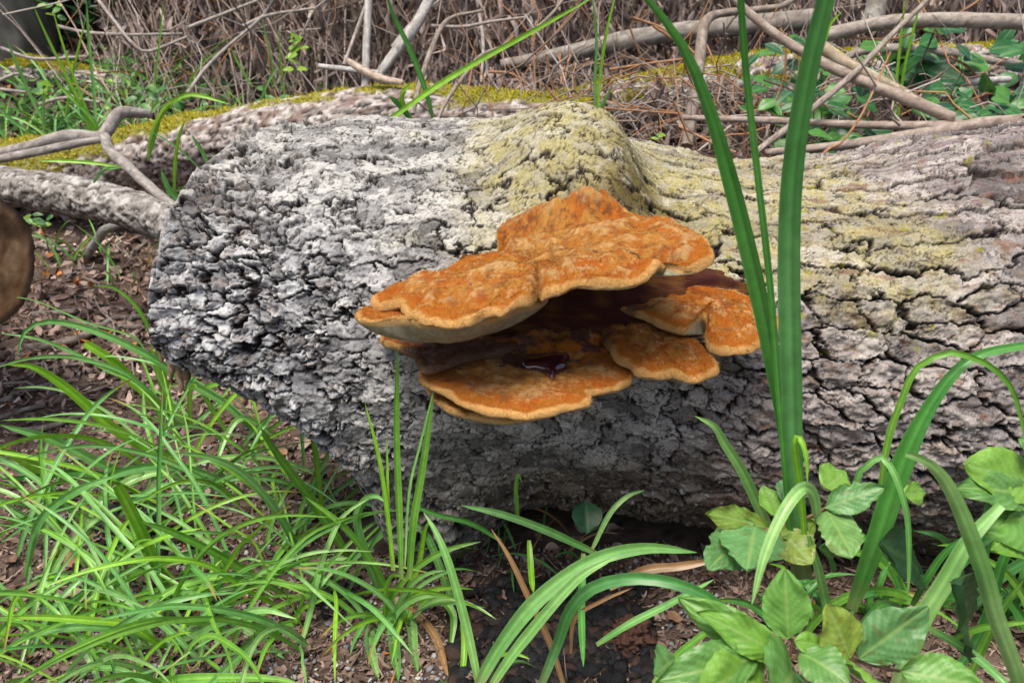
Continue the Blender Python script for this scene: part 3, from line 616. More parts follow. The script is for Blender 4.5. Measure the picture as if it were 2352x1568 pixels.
branch('thin_sapling', [(948, 262, .66), (965, 190, .70), (985, 130, .75), (1010, 70, .8), (1040, 40, .85), (1110, 25, .9)], [11, 12, 12, 11, 9, 6], 'thin grey sapling bending over at the dry leaves', seed=32)
branch('thin_sapling', [(1005, 275, .62), (1030, 225, .66), (1070, 170, .70), (1110, 125, .74), (1190, 95, .8), (1260, 40, .85), (1300, -10, .9)], [9, 9, 9, 8, 8, 7, 6], 'long straight twig rising diagonally from the trunk top', seed=33)
branch('broken_stick', [(798, 140, .82), (840, 165, .80), (880, 182, .78), (925, 190, .76)], [14, 20, 18, 12], 'pale broken stick with a splintered tip on the mossy log', (.36, .28, .22), (.5, .42, .35), 34)
branch('broken_stick', [(730, 152, .95), (800, 160, .95), (870, 168, .95)], [12, 13, 12], 'whitish stick lying behind the broken splintered one', (.36, .34, .33), (.52, .50, .48), 35)
branch('dead_limb', [(1150, 150, 1.5), (1300, 125, 1.5), (1400, 100, 1.5), (1550, 75, 1.5), (1700, 60, 1.5), (1900, 40, 1.5)], [26, 36, 42, 42, 44, 44], 'thick dead limb lying level in front of the dry leaves', (.20, .175, .15), (.34, .31, .28), 36, nu=20)
branch('bent_stem', [(1578, 335, .62), (1590, 250, .66), (1605, 150, .72), (1614, 75, .78), (1628, 42, .82), (1665, 30, .86), (1740, 22, .9), (1800, 12, .9), (1860, -30, .92)], [28, 28, 27, 26, 24, 18, 16, 14, 12], 'brown stem bent over sharply at the top behind the burl', (.20, .16, .13), (.32, .27, .23), 37)
branch('long_stick', [(1660, -30, .60), (1720, 30, .58), (1800, 92, .56), (1900, 150, .53), (2000, 195, .50), (2100, 235, .47), (2190, 272, .45)], [17, 20, 22, 25, 26, 28, 28], 'long tan stick slanting down to a fork above the trunk', (.27, .21, .17), (.40, .33, .28), 38)
fk = branch('forked_branch', [(2480, 262, .46), (2352, 278, .45), (2260, 285, .45), (2200, 295, .44), (2050, 318, .42), (1900, 338, .40), (1760, 350, .38)], [34, 33, 32, 28, 24, 20, 16], 'forked tan branch lying just above the trunk', (.26, .205, .165), (.40, .33, .29), 39)
branch('side_branch', [(2210, 286, .445), (2100, 289, .46), (1950, 286, .48), (1800, 278, .50), (1680, 274, .53), (1560, 270, .56)], [24, 20, 17, 16, 15, 12], None, (.26, .20, .165), (.40, .33, .29), 40, parent=fk)
fk.select_set(False)
branch('thick_stick', [(1892, 82, .80), (1960, 66, .80), (2050, 50, .80), (2150, 46, .80), (2250, 48, .80), (2380, 52, .80)], [32, 30, 32, 34, 34, 36], 'thick grey stick with a snapped end lying level over the green leaves', (.26, .22, .185), (.38, .34, .30), 41, .15, nu=18)
branch('snapped_stub', [(1885, 108, .62), (1940, 145, .61), (2010, 180, .60), (2090, 220, .58), (2160, 262, .56)], [34, 30, 26, 20, 14], 'weathered pale stub with a jagged broken end under the long stick', (.34, .27, .18), (.48, .40, .29), 42, .3)
branch('straight_stick', [(1735, 350, .42), (1850, 262, .46), (1960, 170, .50), (2050, 78, .55), (2120, 10, .58), (2150, -30, .6)], [15, 16, 15, 14, 12, 11], 'straight slim stick crossing the long tan stick', (.25, .205, .17), (.37, .32, .28), 43)
branch('curved_stick', [(1850, 205, .95), (1920, 150, .95), (1980, 118, .95), (2080, 112, .95), (2180, 122, .95), (2270, 138, .95), (2345, 148, .95)], [14, 17, 20, 22, 22, 20, 16], 'curved grey stick arching over the dark green leaves', (.26, .23, .20), (.40, .36, .33), 44)
branch('lichen_stick', [(2065, 190, .9), (2130, 200, .9), (2210, 190, .9), (2320, 182, .9)], [16, 22, 18, 14], 'whitish lichen-covered stick among the green leaves', (.34, .33, .31), (.52, .51, .49), 45, .8)
branch('grey_stick', [(2040, 185, 1.0), (2110, 155, 1.0), (2190, 140, 1.0), (2270, 120, 1.0)], [10, 13, 14, 12], 'pale thin stick crossing below the curved grey stick', (.30, .27, .25), (.42, .39, .36), 46)
branch('grey_stick', [(2180, 150, 1.1), (2280, 180, 1.1), (2400, 215, 1.1)], [22, 22, 20], 'dull grey stick sloping down among the green leaves', (.20, .18, .165), (.32, .30, .28), 47)
branch('far_limb', [(1720, 8, 1.9), (1950, 22, 1.9), (2150, 12, 1.9), (2450, 10, 1.9)], [50, 54, 56, 60], 'dark thick limb lying level at the top of the stick pile', (.15, .135, .12), (.27, .25, .23), 48, nu=20)
branch('short_stump', [(2000, 60, 1.4), (2010, 25, 1.4), (2020, -30, 1.4)], [52, 44, 40], 'grey mossy stump poking up behind the thick stick', (.30, .27, .23), (.46, .43, .4), 49, .4, nu=20, cat='stump')
TW = dict(base=(.30, .155, .08), light=(.38, .22, .13))
GT = 'thin reddish twigs tangled in the stick pile'
tw = [[(1250, 195, .66), (1290, 235, .66), (1360, 245, .66), (1430, 252, .66), (1570, 262, .6)], [(1700, 260, .7), (1770, 248, .7), (1840, 225, .7), (1900, 200, .7)], [(1790, 60, .7), (1805, 110, .7), (1800, 180, .7), (1780, 235, .7)],
      [(1890, 240, .6), (1950, 262, .6), (1995, 290, .6)], [(1860, 390, .34), (1900, 345, .36), (1935, 325, .38), (1975, 270, .42), (2010, 200, .5), (2045, 120, .55)], [(1500, 60, .9), (1560, 100, .9), (1600, 140, .9)],
      [(2190, 40, .9), (2250, 0, .9), (2270, -20, .9)], [(1640, 250, .8), (1650, 190, .8), (1655, 140, .8)], [(1400, 160, .9), (1500, 145, .9), (1620, 130, .9)], [(1255, 125, .9), (1265, 180, .9), (1280, 215, .9)],
      [(1285, 120, .95), (1290, 195, .9)], [(1310, 125, .95), (1295, 190, .9)], [(1120, 165, .9), (1180, 172, .9), (1230, 215, .9)], [(1450, 40, 1.0), (1530, 70, 1.0), (1610, 135, .9)], [(1930, 85, .8), (2050, 90, .8), (2130, 60, .8), (2200, 30, .8)],
      [(2180, 130, .9), (2230, 160, .9), (2265, 215, .9)], [(2265, 215, .9), (2352, 212, .9)], [(2265, 215, .9), (2200, 245, .8)], [(1560, 290, .6), (1640, 330, .5), (1690, 350, .45)], [(1360, 250, .7), (1340, 300, .6)]]
for k, p in enumerate(tw): branch('thin_twig', p, [7, 6, 5], 'thin reddish brown twig ' + near(*p[len(p) // 2][:2]), **TW, seed=60 + k, group=GT, nu=6, cat='twig')
GB = 'thin grey twigs in front of the dry leaves'
tb = [[(225, 0, 1.5), (260, 45, 1.45), (300, 95, 1.4), (340, 118, 1.4), (430, 85, 1.4)], [(130, 60, 1.6), (200, 75, 1.6), (300, 80, 1.5), (420, 78, 1.5)], [(430, 215, 1.2), (470, 160, 1.3), (520, 110, 1.4), (600, 40, 1.5), (640, -20, 1.5)], [(430, 65, 1.5), (520, 30, 1.5), (620, -10, 1.5)],
      [(0, 110, 1.6), (80, 135, 1.6), (200, 130, 1.6)], [(560, 60, 1.5), (620, 35, 1.5), (720, 20, 1.5)], [(790, 150, 1.0), (815, 80, 1.1), (840, 10, 1.2)], [(900, 110, 1.2), (940, 60, 1.25), (1010, 0, 1.3)], [(990, 60, 1.2), (1060, 62, 1.2), (1130, 50, 1.2), (1210, 40, 1.2)],
      [(1100, 25, 1.5), (1110, 100, 1.4), (1105, 190, 1.3)], [(700, 230, 1.0), (760, 250, 1.0), (830, 200, 1.0)], [(0, 185, 1.3), (40, 170, 1.3), (80, 180, 1.3)], [(0, 205, 1.3), (60, 212, 1.3)], [(90, 240, 1.2), (150, 225, 1.2), (230, 235, 1.2)]]
for k, p in enumerate(tb): branch('bare_twig', p, [9, 8, 6], 'thin bare grey twig ' + near(*p[len(p) // 2][:2]), (.27, .235, .21), (.40, .36, .33), seed=90 + k, group=GB, nu=6, cat='twig')
# ------------------------------------------------------------------ leaf litter, pebbles, charred wood
def curled(n, ln, wd, seed=0, curl=.4, pts=2):
    """local curled leaf chips: (n, pts*3, 3) strips along x"""
    r = np.random.default_rng(seed)
    u = np.linspace(-1, 1, pts + 1)[None, :, None]; v = np.linspace(-1, 1, 3)[None, None, :]
    w_ = (1 - np.abs(u) ** 2 * (.55 + .45 * r.random((n, 1, 1)))); c1 = curl * r.normal(size=(n, 1, 1)); c2 = curl * r.normal(size=(n, 1, 1)); c3 = .35 * r.normal(size=(n, 1, 1))
    x = u * ln[:, None, None] * .5 + 0 * v; y = v * w_ * wd[:, None, None] * .5 + c3 * u * u * ln[:, None, None] * .3
    z = (c1 * u * u * ln[:, None, None] * .5 + c2 * v * v * wd[:, None, None] * .5) * np.ones_like(x) + .12 * wd[:, None, None] * r.normal(size=x.shape)
    return np.stack([x, y, z], -1).reshape(n, -1, 3)
def chipfaces(pts=2):
    return grid_quads(pts + 1, 3)
def rotmats(yaw, pit, rol):
    cy, sy = np.cos(yaw), np.sin(yaw); cp_, sq = np.cos(pit), np.sin(pit); cr, sr = np.cos(rol), np.sin(rol)
    o = np.zeros_like(cy); i = o + 1
    Rz = np.stack([cy, -sy, o, sy, cy, o, o, o, i], -1).reshape(-1, 3, 3); Ry = np.stack([cp_, o, sq, o, i, o, -sq, o, cp_], -1).reshape(-1, 3, 3); Rx = np.stack([i, o, o, o, cr, -sr, o, sr, cr], -1).reshape(-1, 3, 3)
    return Rz @ Ry @ Rx
LIT = np.array([[.15, .10, .075], [.24, .17, .135], [.34, .255, .21], [.085, .058, .048], [.19, .135, .11], [.27, .19, .15], [.05, .036, .031], [.34, .13, .04]])
LITP = np.array([.2, .2, .1, .16, .17, .1, .055, .015])
def scatter_chips(name, n, px, py, lnr, wdr, m, tilt=.35, seed=1, pal=LIT, palp=LITP, zoff=.001, dark=None):
    r = np.random.default_rng(seed)
    ln = r.uniform(*lnr, n) * (.6 + .8 * r.random(n)); wd = r.uniform(*wdr, n)
    L = curled(n, ln, wd, seed); M = rotmats(r.uniform(0, 6.28, n), tilt * r.normal(size=n), tilt * r.normal(size=n))
    V = np.einsum('nij,nkj->nki', M, L); z = gz(px, py); V[..., 0] += px[:, None]; V[..., 1] += py[:, None]; V[..., 2] += (z + zoff + .25 * wd * np.abs(r.normal(size=n)))[:, None]
    k = V.shape[1]; f = chipfaces(); Q = (f[None] + (np.arange(n) * k)[:, None, None]).reshape(-1, 4)
    c = pal[r.choice(len(pal), n, p=palp / palp.sum())] * (.7 + .6 * r.random((n, 1))); C = np.repeat(c[:, None], k, 1)
    return ob(name, mesh_np(name, V.reshape(-1, 3), Q, col=C.reshape(-1, 3)), m)
def gpts(n, seed, ulo=-150, uhi=2500, vlo=430, vhi=1640):
    """ground points spread evenly over the picture so that nearer soil gets smaller spacing"""
    r = np.random.default_rng(seed); u = r.uniform(ulo, uhi, n); v = r.uniform(vlo, vhi, n)
    d = FW[None] + ((u - 1176) / F)[:, None] * RT - ((v - 784) / F)[:, None] * UP
    t = (CAM[2]) / -d[:, 2]
    for i in range(14):
        p = CAM + d * t[:, None]; t = t + (p[:, 2] - gz(p[:, 0], p[:, 1])) / -d[:, 2] * .8
    p = CAM + d * t[:, None]; ok = (p[:, 1] < 1.9) & (t < 4)
    return p[ok, 0], p[ok, 1]
def free(px, py, keep=.0):
    inlog = (np.abs(py) < .10) & (px > -.2); return ~inlog
px, py = gpts(17000, 3); k = free(px, py); px, py = px[k], py[k]
far_ = py > .25
tag(scatter_chips('leaf_litter', int(far_.sum()), px[far_], py[far_], (.012, .042), (.006, .018), M_LITTER, tilt=.6, seed=3, pal=LIT * np.array([1.75, 1.8, 1.9])), 'deep mat of larger brown dead leaves behind the trunk butt', kind='stuff')
px, py = px[~far_], py[~far_]
tag(scatter_chips('leaf_litter', len(px), px, py, (.004, .019), (.002, .009), M_LITTER, seed=4), 'mat of small brown leaf scraps covering the soil', kind='stuff')
r5 = np.random.default_rng(5); px = np.concatenate([px[:0], r5.uniform(-2.0, 2.0, 7000)]); py = r5.uniform(-1.4, 1.5, 7000); k = free(px, py)
tag(scatter_chips('leaf_litter', int(k.sum()), px[k], py[k], (.010, .03), (.006, .014), M_LITTER, seed=6), 'scattered brown leaf scraps around the logs', kind='stuff')
# fine straw and bark splinters
px, py = gpts(7000, 8); k = free(px, py); px, py = px[k], py[k]
tag(scatter_chips('bark_debris', len(px), px, py, (.012, .045), (.0012, .0032), M_LITTER, tilt=.2, seed=9), 'thin splinters and straw mixed into the litter', kind='stuff')
# gravel
def rocks(name, px, py, size, m, seed, cols):
    r = np.random.default_rng(seed); n = len(px)
    phi = (1 + 5 ** .5) / 2; I = norm(np.array([(-1, phi, 0), (1, phi, 0), (-1, -phi, 0), (1, -phi, 0), (0, -1, phi), (0, 1, phi), (0, -1, -phi), (0, 1, -phi), (phi, 0, -1), (phi, 0, 1), (-phi, 0, -1), (-phi, 0, 1)], float))
    Fc = np.array([(0, 11, 5), (0, 5, 1), (0, 1, 7), (0, 7, 10), (0, 10, 11), (1, 5, 9), (5, 11, 4), (11, 10, 2), (10, 7, 6), (7, 1, 8), (3, 9, 4), (3, 4, 2), (3, 2, 6), (3, 6, 8), (3, 8, 9), (4, 9, 5), (2, 4, 11), (6, 2, 10), (8, 6, 7), (9, 8, 1)])
    V = I[None] * (1 + .18 * r.normal(size=(n, 12, 1))) * size[:, None, None] * (np.array([1, .8, .55]) * (.75 + .5 * r.random((n, 3))))[:, None]
    V = np.einsum('nij,nkj->nki', rotmats(r.uniform(0, 6.28, n), .4 * r.normal(size=n), .4 * r.normal(size=n)), V)
    V[..., 0] += px[:, None]; V[..., 1] += py[:, None]; V[..., 2] += (gz(px, py) + size * .25 + .002)[:, None]
    c = cols[r.integers(0, len(cols), n)] * (.75 + .5 * r.random((n, 1)))
    return ob(name, mesh_np(name, V.reshape(-1, 3), T=(Fc[None] + (np.arange(n) * 12)[:, None, None]).reshape(-1, 3), col=np.repeat(c[:, None], 12, 1).reshape(-1, 3)), m)
SCOL = np.array([[.22, .23, .25], [.30, .29, .28], [.40, .39, .37], [.14, .14, .15], [.25, .19, .15], [.19, .20, .225]])
px, py = gpts(4200, 13, 60, 1750, 980, 1640); k = free(px, py); px, py = px[k], py[k]
r5 = np.random.default_rng(15)
tag(rocks('gravel', px, py, .0012 + .0028 * r5.random(len(px)) ** 2, M_STONE, 16, SCOL), 'fine pale grit mixed into the soil', kind='stuff')
# single pebbles
ph_ = []
pebs = [(1060, 1425, 14), (600, 1365, 12), (662, 1496, 18), (625, 1475, 16), (1038, 1460, 14), (840, 1485, 20), (870, 1510, 16), (690, 1195, 22), (640, 1120, 18), (200, 1160, 16), (420, 1130, 40), (470, 1160, 20), (150, 1190, 12), (560, 1370, 16), (480, 1325, 20), (445, 1535, 14), (470, 1560, 18), (1430, 1540, 18), (1475, 1555, 16), (1510, 1500, 22),
        (1560, 1390, 18), (1460, 1290, 20), (1500, 1300, 22), (850, 1395, 18), (1140, 1320, 8), (1125, 1345, 14), (800, 1460, 16), (270, 1320, 16), (300, 1100, 14), (730, 1280, 14), (860, 1240, 12), (870, 1285, 12), (960, 1560, 20), (1420, 1480, 14), (1540, 1530, 16), (520, 1470, 12), (350, 1215, 14), (775, 1530, 20)]
pm = []
for k in range(5):
    o = rocks('pebble', np.array([0.0]), np.array([0.0]), np.array([1.0]), M_STONE, 70 + k, SCOL[k % len(SCOL)][None]); me = o.data; bpy.data.objects.remove(o)
    co = np.zeros(len(me.vertices) * 3); me.vertices.foreach_get('co', co); co = co.reshape(-1, 3); co -= co.mean(0); me.vertices.foreach_set('co', co.ravel()); me.polygons.foreach_set('use_smooth', [True] * len(me.polygons))
    pm.append(me)
for k, (u, v, wpx) in enumerate(pebs):
    p = G(u, v); o = ob('pebble', pm[k % 5]); s_ = wpx * .5 * pxm(p); o.scale = (s_, s_, s_); o.location = p + np.array([0, 0, s_ * .3]); o.rotation_euler = (0, 0, rnd.uniform(0, 6.28))
    tag(o, 'small rounded pebble lying in the soil ' + near(u, v), 'pebble', 'pebbles in the soil')
# whole dead leaves
def leafmesh(name, wr=.5, nl=14, nw=9, vein=.012, wave=.03, curl=.1, fold=.12, tip=1.0, seed=0, colA=(.3, .2, .15), colB=(.4, .3, .22), midc=None, nibble=0, edge=.02, blem=0):
    """unit leaf: base at origin, tip at +x, width +-wr/2 in y, z up"""
    r = np.random.default_rng(seed); t = np.linspace(0, 1, nl)[:, None]; v = np.linspace(-1, 1, nw)[None, :]
    prof = (np.sin(math.pi * t ** .88) ** .58) * (1 - .30 * t ** 4 * tip) * (1 - .25 * (1 - t) ** 6); prof = np.clip(prof, .012, None)
    ed = 1 + edge * np.sin(t * 52 + 2 * v) + nibble * np.minimum(0, pn(t * 7 + seed, np.sign(v) * 3.3 + seed, 600 + seed)) * 1.6
    y = v * wr * .5 * prof * np.clip(ed, .3, 1.2); x = t + 0 * v + .02 * np.abs(v) * (1 - t)
    z = fold * np.abs(y) + vein * np.cos((t - .35 * np.abs(v)) * 2 * math.pi * 8) * np.minimum(1, np.abs(v) * 3) * prof + wave * pn(t * 3 + seed, v * 1.3, 610 + seed) * np.abs(v) - curl * (t - .4) ** 2 + curl * .16
    sh = .5 + .5 * np.cos((t - .35 * np.abs(v)) * 2 * math.pi * 8)
    C = np.zeros(x.shape + (3,)) + np.array(colA); C = mixc(C, colB, np.clip(sh ** 4 * .8, 0, 1) * np.minimum(1, np.abs(v) * 4)); n = pn(t * 5 + seed, v * 2, 620 + seed); C = mixc(C, np.array(colA) * .72, ss(0, .5, n) * .6)
    if blem: C = mixc(C, [.16, .075, .025], np.clip(ss(.42, .55, pn(t * 9 + seed * 3, v * 3.1 + seed, 630)) * .8 + ss(.93, 1, np.abs(v)) * ss(-.1, .3, pn(t * 6 + seed, np.sign(v) * 2.2, 640)), 0, 1) * blem)
    if midc is not None: C = mixc(C, midc, ss(.13, .0, np.abs(v) + 0 * t) * .7)
    return mesh_np(name, np.stack([x, y, z], -1).reshape(-1, 3), grid_quads(nl, nw), col=np.clip(C, .005, .8).reshape(-1, 3))
DL = [leafmesh('dead_leaf', .5 + .06 * k, 10, 7, .01, .14, .5 if k % 2 else -.3, .5, seed=40 + k, colA=c1, colB=c2) for k, (c1, c2) in enumerate([((.27, .18, .14), (.38, .28, .22)), ((.34, .25, .20), (.44, .35, .29)), ((.20, .12, .09), (.3, .2, .15)), ((.42, .17, .045), (.5, .25, .08)), ((.30, .17, .10), (.4, .26, .16))])]
def place_leaf(me, p, q, up, roll=0, mat_=M_LITTER, name='dead_leaf', parent=None, ws=1.0):
    p = np.asarray(p, float); q = np.asarray(q, float); d = q - p; L = np.linalg.norm(d); x = d / L; z = np.asarray(up, float); y = norm(np.cross(z, x)); z = np.cross(x, y)
    if roll: y, z = y * math.cos(roll) + z * math.sin(roll), z * math.cos(roll) - y * math.sin(roll)
    from mathutils import Matrix
    o = ob(name, me, mat_, parent); Mx = Matrix(((x[0] * L, y[0] * L * ws, z[0] * L, p[0]), (x[1] * L, y[1] * L * ws, z[1] * L, p[1]), (x[2] * L, y[2] * L * ws, z[2] * L, p[2]), (0, 0, 0, 1)))
    o.matrix_world = Mx; return o
dls = [(180, 770, 22, 3), (245, 775, 26, 3), (300, 795, 24, 3), (150, 860, 16, 3), (135, 800, 14, 3), (130, 585, 30, 3), (200, 590, 24, 1), (120, 690, 30, 0), (255, 640, 30, 1), (290, 560, 30, 0), (330, 610, 28, 4), (160, 640, 30, 1), (230, 700, 28, 0), (100, 640, 20, 3), (310, 680, 26, 2), (340, 745, 20, 4), (940, 1310, 46, 3), (985, 1290, 40, 4), (950, 1340, 44, 3), (690, 1040, 40, 1), (660, 1050, 30, 4),
       (865, 1195, 40, 0), (850, 1175, 36, 1), (1390, 1230, 40, 1), (1430, 1255, 36, 0), (1490, 1200, 40, 0), (1500, 1280, 36, 1), (1560, 1300, 40, 0), (1540, 1320, 36, 2), (200, 1390, 44, 4), (150, 1380, 40, 1), (170, 1310, 40, 4), (430, 1370, 40, 4), (415, 1390, 30, 1), (20, 1290, 34, 2), (560, 1500, 34, 0), (600, 1510, 30, 2), (520, 1490, 26, 1), (650, 1260, 30, 4), (680, 1250, 28, 0), (1520, 1430, 40, 1), (1560, 1420, 34, 4), (1340, 1230, 34, 1), (1310, 1240, 30, 0), (1060, 1280, 30, 2), (1100, 1270, 30, 1), (1180, 1240, 30, 0), (710, 1350, 30, 4), (640, 1420, 26, 2), (1460, 1440, 26, 4), (1480, 1380, 30, 1), (780, 1170, 30, 0), (760, 1230, 28, 4), (1250, 1265, 30, 1), (1230, 1230, 26, 0), (400, 1480, 26, 2), (250, 1130, 24, 4), (110, 990, 26, 0), (60, 1060, 26, 1), (230, 940, 24, 2), (280, 980, 22, 4), (160, 920, 22, 1), (330, 900, 24, 0)]
for k, (u, v, L, kk) in enumerate(dls):
    p = G(u, v) + np.array([0, 0, .004]); a = rnd.uniform(0, 6.28); l = L * pxm(p) * 1.25
    q = p + np.array([math.cos(a) * l, math.sin(a) * l, rnd.uniform(-.1, .35) * l])
    o = place_leaf(DL[kk], p, q, (rnd.uniform(-.4, .4), rnd.uniform(-.5, .2), 1)); o['label'] = (('curled orange dead leaf lying ' if kk == 3 else 'curled pale tan dead leaf lying ' if kk == 1 else 'dark curled dead leaf lying ' if kk == 2 else 'curled brown dead leaf lying ') + near(u, v)); o['category'] = 'dead leaf'; o['group'] = 'orange dead leaves' if kk == 3 else 'brown dead leaves'
# charred pieces
def char_col(a, b):
    n = fbm(a * 2, b * 2, 4, 520); c = np.zeros(a.shape + (3,)) + np.array([.010, .010, .011]); return mixc(c, [.045, .045, .05], ss(.0, .4, n))
def charred(u, v, rad, seed, label, red=.0):
    p = G(u, v)
    def cf(a, b):
        c = char_col(a, b); return mixc(c, [.12, .055, .035], ss(.0, .35, fbm(a, b, 4, 530 + seed) + red) * (1 if red else 0))
    o = lump('charred_wood', p + np.array([0, 0, rad[2] * .45]), rad, seed, cf, M_CHAR, None, 90, 60, .75); tag(o, label, 'charcoal'); return o
charred(325, 1225, (.042, .022, .020), 21, 'charred lump of wood with a reddish side in the grass', .12)
charred(285, 1180, (.020, .012, .010), 25, 'small black charred crumb behind the reddish lump')
charred(1440, 1480, (.022, .020, .022), 26, 'rust brown charred block beside the charcoal patch', .6)
charred(775, 1375, (.022, .018, .012), 24, 'small black charred lump beside the grass tuft')
def char_patch(label, n, uc, vc, du, dv, seed, sc_=1.0):
    r = np.random.default_rng(seed); P = np.array([G(uc + du * a, vc + dv * b) for a, b in np.clip(r.normal(size=(n, 2)) * .5, -1, 1)])
    tag(rocks('charcoal_debris', P[:, 0], P[:, 1], (.003 + .011 * r.random(n) ** 2.2) * sc_, M_CHAR, seed, np.array([[.010, .010, .012], [.022, .022, .026], [.04, .03, .027], [.014, .014, .016], [.07, .04, .03]])), label, kind='stuff')
char_patch('patch of black broken charcoal in the soil before the trunk', 2200, 1265, 1470, 220, 125, 31)
char_patch('black charcoal crumbs round the reddish charred lump', 160, 330, 1230, 110, 70, 32)
char_patch('black charcoal crumbs beside the upright grass', 120, 780, 1380, 60, 40, 33)
# wood splinter at the butt's lower edge
for k in range(7):
    u = 358 + k * 10 + rnd.uniform(-3, 3); v = 775 + k * 14; a = PX(u, v - 20, -.17); b = PX(u + rnd.uniform(0, 14), v + rnd.uniform(26, 60), -.175)
    tube('wood_splinter', [a, (a + b) / 2 + np.array([.002, 0, 0]), b], [.0055, .005, .0012], lambda s, a, V, h: mixc(np.zeros(s.shape + (3,)) + np.array([.20, .13, .085]), [.36, .26, .17], ss(-.2, .3, pn(a * 6, s * 20, 9 + k))), M_WOOD, trunk, nu=10, knob=.3, seed=k)

# ------------------------------------------------------------------ grass
GCOL = [((.12, .32, .035), (.20, .44, .06)), ((.18, .42, .025), (.26, .52, .045)), ((.11, .32, .07), (.21, .46, .13)), ((.18, .40, .10), (.30, .53, .17)), ((.055, .22, .035), (.10, .32, .06)), ((.22, .12, .05), (.34, .20, .09)), ((.06, .22, .05), (.14, .36, .12))]
def blade_mesh(P, w0, seed, ci, twist=.5, n=26, blunt=False, fold=.35, prof=None, brown=False):
    r = np.random.default_rng(seed); C = catmull(P, n); T = norm(np.gradient(C, axis=0)); t = np.linspace(0, 1, n)
    vd = norm(CAM - C); W = norm(np.cross(T, vd)); Nn = np.cross(W, T)
    tw = twist * (r.normal() * .7 + 1.1 * pn(t * 1.6 + seed, t * 0, 700))
    W2 = W * np.cos(tw)[:, None] + Nn * np.sin(tw)[:, None]; N2 = np.cross(W2, T); N2 *= np.sign(N2[:, 2:3] + .2)
    wf = np.interp(t, [0, .08, .35, .75, .93, 1], [.55, .75, 1, .8, .42, .04]) if not blunt else np.interp(t, [0, .1, .5, .98, 1], [.7, .85, 1, .85, .75])
    if prof is not None: wf = np.interp(t, np.linspace(0, 1, len(prof)), prof)
    hw = w0 * .5 * wf[:, None]; v = np.linspace(-1, 1, 7)
    V = C[:, None] + W2[:, None] * (hw * v)[..., None] + N2[:, None] * ((np.abs(v) - .5) * hw * fold)[..., None]
    a, b = GCOL[ci]; mixf = np.clip(.5 + .9 * pn(t * 3 + seed, t * 0 + .5, 710), 0, 1)[:, None]
    col = np.array(a) * (1 - mixf) + np.array(b) * mixf; col = np.repeat(col[:, None], 7, 1) * np.array([1.05, .82, 1.08, 1.35, .80, 1.02, .9])[None, :, None]; col[:, 3] *= 1.0
    base = ss(.12, 0, t)[:, None, None]; col = col * (1 - base * .5) + np.array([.30, .30, .12]) * base * .5
    if brown and r.random() < .25 and ci != 5:
        tp = ss(.82, 1, t)[:, None, None]; col = col * (1 - tp) + np.array([.36, .22, .06]) * tp
    return mesh_np('blade', V.reshape(-1, 3), grid_quads(n, 7), col=np.clip(col, .004, .8).reshape(-1, 3))
def lift_pts(pts, y0, y1):
    """pixel path -> world, depth running from y0 at the base to y1 at the tip, kept above the soil"""
    n = len(pts); out = []
    for i, (u, v) in enumerate(pts):
        y = y0 + (y1 - y0) * i / (n - 1); p = PX(u, v, y)
        if p[2] < gzs(p[0], p[1]) + .004:
            g = G(u, v); p = g + np.array([0, 0, .004])
        out.append(p)
    return out
TUFTS = []
def tuft(name, u, v, label, cat='grass', group=None):
    p = G(u, v); o = tag(empty(name), label, cat, group); TUFTS.append((u, v, p, o)); return o
def traced(pts, w, base='first', dy=-.02, ci=None, blunt=False, tw=.35, tuft_o=None, y=None, prof=None, fold=.35):
    """pts listed base first"""
    if base == 'last': pts = pts[::-1]
    u, v = pts[0]
    if y is None: y0 = G(u, v)[1] if v < 1660 else -.5
    else: y0 = y
    P = lift_pts(pts, y0, y0 + dy)
    if tuft_o is None: tuft_o = min(TUFTS, key=lambda t: (t[0] - u) ** 2 + (t[1] - v) ** 2)[3]
    mid = P[len(P) // 2]; me = blade_mesh(P, w * pxm(mid) * 1.12, rnd.randint(0, 9999), rnd.choice([0, 0, 1, 2, 2, 3]) if ci is None else ci, tw, blunt=blunt, prof=prof, fold=fold)
    return ob('blade', me, M_GRASS, tuft_o)
def auto_tuft(root, p, n, Lr, wr, az0=None, spread=3.14, lean=(.5, 1.3), seed=0, cis=(0, 0, 1, 2, 2, 3), rad=.02, droop=1.0):
    r = random.Random(seed)
    for k in range(n):
        az = (az0 if az0 is not None else 0) + r.uniform(-spread, spread); L = r.uniform(*Lr); th = r.uniform(*lean) * .55
        b = np.array([p[0] + r.uniform(-rad, rad), p[1] + r.uniform(-rad, rad), 0]); b[2] = gzs(b[0], b[1]) - .003
        P = [b]; cur = b.copy(); m = 7; ben = r.uniform(.75, 1.7) * droop
        for i in range(m):
            el_ = math.pi / 2 - th - ben * (i / m) ** 1.3; d = np.array([math.cos(az) * math.cos(el_), math.sin(az) * math.cos(el_), math.sin(el_)]); az += r.uniform(-.12, .12)
            cur = cur + d * L / m
            g = gzs(cur[0], cur[1]) + .004
            if cur[2] < g: cur[2] = g
            if cur[1] > -.235 and cur[1] < .2 and cur[0] > -.33 and cur[2] < .4 and p[1] < -.2: cur[1] = -.24 - .01 * r.random()
            P.append(cur.copy())
        ob('blade', blade_mesh(P, r.uniform(*wr), r.randint(0, 99999), r.choice(cis), .7, n=20, brown=True), M_GRASS, root)
GL = 'grass tufts in front of the trunk butt'
lt = [(430, 985), (600, 1020), (400, 1075), (690, 1090), (330, 1190), (520, 1130), (150, 1230), (640, 1250), (60, 1330), (240, 1330), (420, 1370), (560, 1330), (740, 1360), (120, 1450), (310, 1470), (480, 1480), (30, 1520), (200, 1545), (380, 1560), (690, 1450)]
for k, (u, v) in enumerate(lt):
    tuft('grass_tuft', u, v, 'tuft of long arching green grass blades ' + near(u, v), 'grass', GL)
